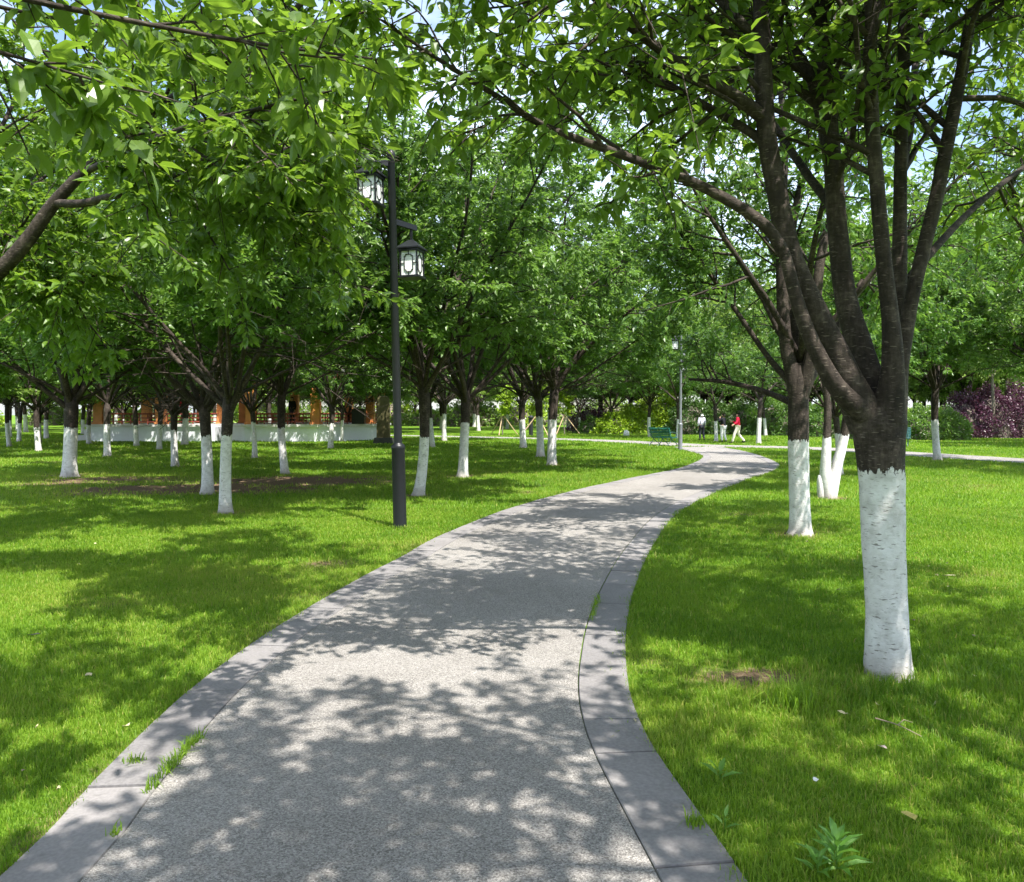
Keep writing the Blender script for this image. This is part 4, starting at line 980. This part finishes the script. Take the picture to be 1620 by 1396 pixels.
# ------------------------------------------------------------------ pavilion
def pavilion():
    cx, cy = -13.2, 49.0; e = empty('pavilion', (cx, cy, 0)); tag(e, 'open garden pavilion with orange pillars on a white tiled platform', 'pavilion')
    oct_ = lambda r, z: [(r * math.cos(R(22.5 + 45 * i)), r * math.sin(R(22.5 + 45 * i)), z) for i in range(8)]
    def prism(mb, r0, z0, r1, z1):
        V = oct_(r0, z0) + oct_(r1, z1); mb.raw(V, [[i, (i + 1) % 8, (i + 1) % 8 + 8, i + 8] for i in range(8)], (), [list(range(8))[::-1], list(range(8, 16))])
    mb = MB(); prism(mb, 5.45, -.1, 5.45, .86); mb.box((-7.6, -1.2, .40), (7.4, 7.0, .92)); mb.build('platform', M['white_tile'], e)
    mb = MB(); prism(mb, 5.6, .863, 5.6, 1.0); mb.box((-8.1, -1.2, .93), (6.9, 7.25, .13)); mb.build('coping', M['pale_stone'], e)
    mb = MB(); mb.box((-11.9, -2.4, .17), (1.0, 3.0, .34)); mb.box((-11.65, -2.4, .51), (.5, 3.0, .34)); mb.build('steps', M['pale_stone'], e)
    pil = oct_(4.9, 1.0) + [(-7.2, -4.2, 1), (-7.2, 1.6, 1), (-10.8, -4.2, 1), (-10.8, 1.6, 1)]
    for x, y, z in pil:
        mb = MB(); mb.box((x, y, 2.55), (.50, .50, 3.1)); mb.build('pillar', M['orange_wood'], e)
        pc = [c for c in e.children if c.name.startswith('pillar')][-1]
        mb = MB(); mb.box((x, y, 1.06), (.62, .62, .12)); 
        for i, (w_, z_) in enumerate(((.56, 3.20), (.66, 3.34), (.58, 3.48))): mb.box((x, y, z_), (w_, w_, .1))
        c2 = mb.build('capital', M['orange_wood'], pc)
    def rail(a, b):
        a, b = np.array(a, float), np.array(b, float); u = unit(b - a); a = a + u * .3; b = b - u * .3; mb = MB()
        for z in (1.14, 1.36, 1.58): mb.bar((a[0], a[1], z), (b[0], b[1], z), .07, .06)
        mb.bar((a[0], a[1], 1.63), (b[0], b[1], 1.63), .30, .05)
        n = max(2, int(np.linalg.norm(b - a) / .45))
        for i in range(n + 1):
            q = a + (b - a) * i / n; mb.bar((q[0], q[1], 1.0), (q[0], q[1], 1.6), .06)
        mb.build('railing', M['red_wood'], e)
    for i in (0, 1, 2, 3, 5, 6, 7):
        if i in (3,): continue
        rail(pil[i], pil[(i + 1) % 8])
    rail(pil[8], pil[10]); rail(pil[9], pil[11]); rail(pil[4], pil[8])
    mb = MB(); prism(mb, 5.35, 3.55, 5.35, 4.05); mb.build('beam', M['red_wood'], e)
    mb = MB(); prism(mb, 5.45, 4.06, 5.5, 4.30); prism(mb, 5.5, 4.301, 3.6, 5.5); prism(mb, 3.6, 5.501, 3.6, 6.1); prism(mb, 4.5, 6.101, 4.5, 6.25); prism(mb, 4.5, 6.251, .25, 8.2); 
    for i in range(8):
        a = R(22.5 + 45 * i); u = np.array([math.cos(a), math.sin(a), 0])
        mb.tube([u * 5.65 + (0, 0, 4.45), u * 4.6 + (0, 0, 4.9), u * 3.55 + (0, 0, 5.55)], .1, 7); mb.tube([u * 4.7 + (0, 0, 6.4), u * 2.4 + (0, 0, 7.2), u * .2 + (0, 0, 8.25)], .09, 7)
        b = R(45 * i); n_ = 9; t_ = np.array([-math.sin(b), math.cos(b), 0]); v = np.array([math.cos(b), math.sin(b), 0])
        for q in range(-n_, n_ + 1):
            s_ = q / n_; wid0, wid1 = 5.5 * math.sin(R(22.5)), 3.6 * math.sin(R(22.5)); c0 = math.cos(R(22.5))
            mb.bar(v * 5.5 * c0 + t_ * wid0 * s_ * .97 + (0, 0, 4.32), v * 3.6 * c0 + t_ * wid1 * s_ * .97 + (0, 0, 5.52), .08, .07)
    mb.lathe((0, 0, 8.15), [(.25, 0), (.3, .15), (.12, .3), (.22, .5), (.0, .85)], 12); mb.build('roof', M['roof_tile'], e)
    mb = MB(); V = [(-11.4, -4.5, 4.3), (-5.4, -4.5, 4.3), (-5.4, 2.3, 4.3), (-11.4, 2.3, 4.3), (-11.4, -1.3, 5.5), (-5.4, -1.3, 5.5), (-11.4, -4.5, 4.1), (-5.4, -4.5, 4.1), (-5.4, 2.3, 4.1), (-11.4, 2.3, 4.1)]
    mb.raw(V, [[0,1,5,4],[2,3,4,5],[6,7,1,0],[8,9,3,2],[9,8,7,6]], [], [[3, 9, 6, 0, 4], [1, 7, 8, 2, 5]]); mb.build('roof', M['roof_tile'], e)
pavilion()
mb = MB(); mb.box((0, 0, .45), (.75, .6, .9)); mb.box((0, -.31, .62), (.6, .03, .42)); mb.box((0, -.31, .22), (.6, .03, .28)); mb.box((-.2, 0, .92), (.2, .3, .04))
o = mb.build('speaker_box', M['black_metal'], loc=(-9.15, 46.0, 1.002)); tag(o, 'black box standing at the right corner of the pavilion platform', 'box')
# stele
p = at(607, 702); e = empty('stone_stele', p); tag(e, 'tall olive brown stone slab on a dark plinth behind the lamp post', 'stele')
mb = MB(); V = []
for z, wx, wy in ((.32, .72, .34), (.5, .71, .34), (1.5, .69, .32), (2.35, .66, .3), (2.52, .56, .26), (2.56, .4, .2)):
    V += [(-wx / 2, -wy / 2, z), (wx / 2, -wy / 2, z), (wx / 2 - .02, wy / 2, z), (-wx / 2 + .02, wy / 2, z)]
mb.raw(V, [[r * 4 + i, r * 4 + (i + 1) % 4, r * 4 + 4 + (i + 1) % 4, r * 4 + 4 + i] for r in range(5) for i in range(4)], (), [[3, 2, 1, 0], [20, 21, 22, 23]]); mb.build('slab', M['stele'], e)
mb = MB(); mb.raw([(-.55, -.35, -.05), (.55, -.35, -.05), (.55, .35, -.05), (-.55, .35, -.05), (-.46, -.28, .32), (.46, -.28, .32), (.46, .28, .32), (-.46, .28, .32)], [[0,3,2,1],[4,5,6,7],[0,1,5,4],[1,2,6,5],[2,3,7,6],[3,0,4,7]]); mb.build('plinth', M['dark_stone'], e)
# dark post on the far lawn
p = at(840, 690); mb = MB(); mb.lathe((0, 0, 0), [(.2, 0), (.2, .05), (.15, .07), (.15, 1.25), (.2, 1.3), (.2, 1.38), (.1, 1.48), (0, 1.5)], 14)
o = mb.build('litter_bin', M['black_metal'], loc=p, smooth=True); tag(o, 'dark round post-like bin on the far lawn left of the double trunk', 'bin')
# white boulder
p = at(991, 690); r = np.random.default_rng(3); mb = MB()
prof = [(.02, .0), (.16, .0), (.21, .08), (.22, .2), (.18, .33), (.09, .41), (.01, .42)]; mb.lathe((0, 0, 0), prof, 12); mb.V[0] *= r.uniform(.93, 1.07, mb.V[0].shape)
o = mb.build('boulder', M['boulder'], loc=p, smooth=True); tag(o, 'small round white boulder on the far lawn left of the green bench', 'boulder')

# ------------------------------------------------------------------ people
def skin_mesh(name, J, E, m, parent, root=0, sub=2):
    """J: {name: (pos, radius)}"""
    ks = list(J); ix = {k: i for i, k in enumerate(ks)}
    me = bpy.data.meshes.new(name); me.from_pydata([J[k][0] for k in ks], [(ix[a], ix[b]) for a, b in E], [])
    o = link(name, me); md = o.modifiers.new('skin', 'SKIN')
    for i, k in enumerate(ks):
        sv = me.skin_vertices[0].data[i]; r_ = J[k][1]; sv.radius = (r_, r_) if not isinstance(r_, tuple) else r_; sv.use_root = (i == root)
    md.use_smooth_shade = True
    s2 = o.modifiers.new('sub', 'SUBSURF'); s2.levels = sub; s2.render_levels = sub
    dg = bpy.context.evaluated_depsgraph_get(); nm = bpy.data.meshes.new_from_object(o.evaluated_get(dg))
    bpy.data.objects.remove(o); nm.materials.clear(); nm.materials.append(m); nm.name = name
    return link(name, nm, parent)
def person(loc, rz, label, top, legs, hair, arms, legp, H=1.62, group=None, bun=False, seated=False):
    """faces +y; arms: ((elbow, wrist) left, right); legp: ((knee, ankle) left, right)"""
    e = empty('person', loc, rz); tag(e, label, 'person', group); s = H / 1.62
    e.scale = (s, s, s)
    pz = .88; J = {'pel': ((0, 0, pz), .105), 'wai': ((0, 0, 1.03), .10), 'che': ((0, .005, 1.22), .115), 'nb': ((0, -.005, 1.365), .055), 'nk': ((0, .0, 1.41), .048), 'hd': ((0, .02, 1.49), .078), 'ht': ((0, .01, 1.565), .07),
         'nose': ((0, .098, 1.488), .012)}
    E = [('pel', 'wai'), ('wai', 'che'), ('che', 'nb'), ('nb', 'nk'), ('nk', 'hd'), ('hd', 'ht'), ('hd', 'nose')]
    for sd, x in (('l', -1), ('r', 1)):
        (el, wr), (kn, an) = arms[0 if x < 0 else 1], legp[0 if x < 0 else 1]
        J[sd + 'ear'] = ((x * .083, 0, 1.487), .014); E.append(('hd', sd + 'ear'))
        J[sd + 'sh'] = ((x * .165, 0, 1.325), .055); J[sd + 'el'] = (el, .040); J[sd + 'wr'] = (wr, .026)
        d = unit(np.array(wr) - np.array(el)); pa = np.array(wr) + d * .06; J[sd + 'pa'] = (tuple(pa), .032)
        E += [('che', sd + 'sh'), (sd + 'sh', sd + 'el'), (sd + 'el', sd + 'wr'), (sd + 'wr', sd + 'pa')]
        q = unit(np.cross(d, (x, .2, .1)))
        for f in range(4):
            o_ = (f - 1.5) * .019; b = pa + d * .03 + q * o_; t_ = b + d * (.075 - .008 * abs(f - 1.3)) + np.array([-x * .02, 0, -.005])
            J[sd + 'f%d' % f] = (tuple(b), .009); J[sd + 'g%d' % f] = (tuple(t_), .007); E += [(sd + 'pa', sd + 'f%d' % f), (sd + 'f%d' % f, sd + 'g%d' % f)]
        th = pa + q * .045 + d * .015; J[sd + 'th'] = (tuple(th), .010); J[sd + 'tt'] = (tuple(th + q * .015 + d * .03), .008); E += [(sd + 'pa', sd + 'th'), (sd + 'th', sd + 'tt')]
        J[sd + 'hi'] = ((x * .088, 0, .85), .088); J[sd + 'kn'] = (kn, .055); J[sd + 'an'] = (an, .035)
        J[sd + 'to'] = ((an[0] + x * .01, an[1] + .13, an[2] - .035), .03)
        E += [('pel', sd + 'hi'), (sd + 'hi', sd + 'kn'), (sd + 'kn', sd + 'an'), (sd + 'an', sd + 'to')]
    skin_mesh('body', J, E, M['skin'], e)
    tj = {k: (J[k][0], J[k][1] + .026) for k in ('pel', 'wai', 'che', 'nb', 'lsh', 'rsh', 'lel', 'rel', 'lwr', 'rwr')}; tj['nb'] = (J['nb'][0], .062)
    skin_mesh('top', tj, [('pel', 'wai'), ('wai', 'che'), ('che', 'nb')] + [(a + 'sh', a + 'el') for a in 'lr'] + [(a + 'el', a + 'wr') for a in 'lr'] + [('che', a + 'sh') for a in 'lr'], M[top], e)
    lj = {k: (J[k][0], J[k][1] + .022) for k in ('pel', 'lhi', 'rhi', 'lkn', 'rkn', 'lan', 'ran')}
    skin_mesh('trousers', lj, [('pel', 'lhi'), ('pel', 'rhi')] + [(a + 'hi', a + 'kn') for a in 'lr'] + [(a + 'kn', a + 'an') for a in 'lr'], M[legs], e)
    for a in 'lr':
        p_, q_ = J[a + 'an'][0], J[a + 'to'][0]; mb = MB(); mb.tube([(p_[0], p_[1] - .05, p_[2] - .035), (p_[0], p_[1], p_[2] - .02), q_, (q_[0], q_[1] + .03, q_[2])], [.03, .045, .042, .02], 10); mb.build('shoe', M['black'], e, smooth=True)
    hj = {'a': ((0, -.015, 1.52), .085), 'b': ((0, -.005, 1.58), .078), 'c': ((0, -.05, 1.46), .06)}
    if bun: hj['d'] = ((0, -.12, 1.53), .03)
    skin_mesh('hair', hj, [('a', 'b'), ('a', 'c')] + ([('a', 'd')] if bun else []), M[hair], e)
    mb = MB()
    for x in (-.03, .03): mb.lathe((x, .086, 1.505), [(.002, -.008), (.009, -.004), (.010, 0), (.009, .004), (.002, .008)], 8)
    mb.build('eyes', M['black'], e)
    return e
PG = 'strollers on the far side path'
ST = ((( -.21, -.03, 1.07), (-.20, .05, .84)), ((.21, -.03, 1.07), (.20, .05, .84)))
LG = (((-.10, .05, .47), (-.10, .0, .08)), ((.10, .0, .46), (.10, -.14, .09)))
p = at(1110, 697); person((p[0], p[1], 0.012), R(8), 'person with grey hair in a pale lavender jacket and dark trousers walking away', 'lavender', 'darkcloth', 'hair_grey', ST, LG, 1.6, PG)
AR = (((-.26, .12, 1.14), (-.10, .16, 1.36)), ((.25, .04, 1.12), (.36, .20, .98)))
p = at(1144, 700); person((p[0], p[1], 0.0), R(40), 'person in a black top and white trousers raising a hand to the face', 'black', 'whitecloth', 'hair_black', AR, LG, 1.62, PG)
AR2 = (((-.30, .0, 1.14), (-.38, .16, 1.02)), ((.24, .10, 1.08), (.14, .28, 1.16)))
LS = (((-.14, .16, .49), (-.16, .26, .08)), ((.11, -.04, .47), (.13, -.34, .12)))
p = at(1167, 702); person((p[0], p[1], 0.0), R(70), 'person in a red top and cream trousers striding with bent arms', 'red', 'cream', 'hair_black', AR2, LS, 1.66, PG)
PP = 'people resting inside the pavilion'
for x, y, rz, lab, tp in ((-20.6, 45.5, 2.6, 'person in white leaning by the left pavilion railing', 'whitecloth'), (-19.6, 46.0, 3.3, 'person in dark red beside the leftmost bare pavilion pillar', 'red'), (-13.3, 46.6, 2.9, 'person in black behind the pavilion railing near the corner pillar', 'black')):
    person((x, y, 1.0), rz, lab, tp, 'darkcloth', 'hair_black', ST, (((-.10, .02, .47), (-.10, 0, .08)), ((.10, .02, .47), (.10, 0, .08))), 1.62, PP)

# ------------------------------------------------------------------ weeds and litter
def weed(px, py, n, ln, h, label, seed):
    p = at(px, py); r = np.random.default_rng(seed); e = empty('weed', (p[0], p[1], 0)); tag(e, label, 'weed')
    a = np.arange(n) * 2.4; z = np.linspace(.02, h, n); P = np.column_stack([.006 * np.cos(a), .006 * np.sin(a), z])
    el = np.linspace(.35, 1.0, n); A = np.column_stack([np.cos(a) * np.cos(el), np.sin(a) * np.cos(el), np.sin(el)])
    N = np.column_stack([-np.cos(a) * .5, -np.sin(a) * .5, np.ones(n)])
    V, Fc, T = leaves_geom(P, A, N, ln * r.uniform(.8, 1.15, n) * (1.1 - .5 * z / h), ln * .22 * np.ones(n), r.uniform(.5, 1, n), 3)
    link('leaves', np_mesh('leaves', V, [Fc], [M['weed']], attrs={'tint': T}), e)
    mb = MB(); mb.tube([(0, 0, -.02), (.003, 0, h * .5), (0, 0, h)], [.004, .003, .002], 6); mb.build('stem', M['weed'], e)
weed(1322, 1385, 20, .13, .13, 'leafy green weed with narrow leaves at the bottom right foreground', 1)
weed(1292, 1392, 10, .09, .07, 'smaller weed just left of the leafy foreground weed', 4)
weed(1138, 1238, 5, .13, .05, 'broad-leaved weed flat in the grass right of the kerb', 2)
weed(1146, 1318, 4, .08, .06, 'two-leaved seedling at the right kerb edge', 3)
def litter(px, py, size, m, label, name, seed, z=.045):
    r = np.random.default_rng(seed); p = at(px, py); n = 7; a = np.linspace(0, 2 * math.pi, n, endpoint=False)
    rx, ry = size; V = [(0, 0, .0)] + [(rx * math.cos(q) * r.uniform(.8, 1.1), ry * math.sin(q) * r.uniform(.8, 1.1), r.uniform(-.004, .012)) for q in a]
    V = np.array(V); V2 = V - np.array([0, 0, .0015]); T = [[0, i + 1, (i + 1) % n + 1] for i in range(n)]
    mb = MB(); mb.raw(np.vstack([V, V2]), [[i + 1, n + 1 + i + 1, n + 1 + (i + 1) % n + 1, (i + 1) % n + 1] for i in range(n)], T + [[k + n + 1 for k in t_[::-1]] for t_ in T])
    o = mb.build(name, m, loc=(p[0], p[1], z)); o.rotation_euler = (.2, .1, r.uniform(0, 6)); tag(o, label, 'litter')
litter(1396, 1197, (.022, .022), M['paper'], 'pinkish paper scrap lying in the grass right of the kerb', 'paper_scrap', 1)
litter(1500, 918, (.07, .035), M['dry_leaf'], 'pale fallen leaf on the lawn right of the large cherry', 'fallen_leaf', 2)
litter(1438, 1308, (.035, .016), M['yellow_leaf'], 'yellow fallen leaf in the right foreground grass', 'fallen_leaf', 3)
litter(1332, 1142, (.028, .014), M['dry_leaf'], 'curled pale leaf below the large cherry trunk', 'fallen_leaf', 4)
litter(1290, 1250, (.02, .012), M['boulder'], 'tiny white scrap in the grass near the paper', 'paper_scrap', 5)
litter(1004, 1148, (.013, .009), M['dry_leaf'], 'tiny dry leaf lying on the right kerb', 'fallen_leaf', 6, .026)
litter(140, 1080, (.022, .014), M['dry_leaf'], 'small dry leaf on the left lawn', 'fallen_leaf', 7)
litter(54, 1014, (.05, .02), M['dark_stone'], 'dark curled leaf on the sunny left lawn', 'fallen_leaf', 8)
rl = np.random.default_rng(77)
for i in range(30):
    d = rl.uniform(2.8, 9.5); x = (rl.uniform(.36, .66) if i % 3 else rl.uniform(-.64, -.50)) * d
    if inside(main_poly, np.array([x]), np.array([d]))[0]: continue
    px = CX + F * x / d; py = 655 + 1947 / d; q = rl.random(); sz = rl.uniform(.008, .024)
    litter(px, py, (sz, sz * .55), M['dry_leaf'] if q < .6 else M['twig'], 'tiny dry leaf bit scattered in the near grass', 'leaf_bit', 100 + i, rl.uniform(.02, .04))
    bpy.context.view_layer.objects.active = None
    o = [c_ for c_ in COL.objects if c_.name.startswith('leaf_bit')][-1]; o['group'] = 'tiny leaf bits in the grass'
P0, P1, P2 = at(1385, 1152), at(1420, 1166), at(1458, 1180)
mb = MB(); mb.tube(catmull([P0 + (0, 0, .05), P1 + (0, 0, .06), P2 + (0, 0, .045)], 4) - P1, np.linspace(.004, .002, 9), 6); mb.tube([(0, 0, .06), (.05, .04, .07), (.09, .03, .06)], [.003, .002, .001], 5)
o = mb.build('fallen_twig', M['twig'], loc=P1); tag(o, 'bare fallen twig in the grass above the paper scrap', 'twig')

# ------------------------------------------------------------------ render settings
SC.view_settings.view_transform = 'Standard'; SC.view_settings.look = 'None'
SC.view_settings.exposure = 1.3; SC.view_settings.gamma = 1.0
c = SC.cycles
c.max_bounces = 7; c.diffuse_bounces = 4; c.glossy_bounces = 2; c.transmission_bounces = 5; c.transparent_max_bounces = 4
c.caustics_reflective = False; c.caustics_refractive = False
c.use_adaptive_sampling = True; c.adaptive_threshold = .02
c.use_denoising = True; c.denoiser = 'OPENIMAGEDENOISE'
c.sample_clamp_indirect = 6
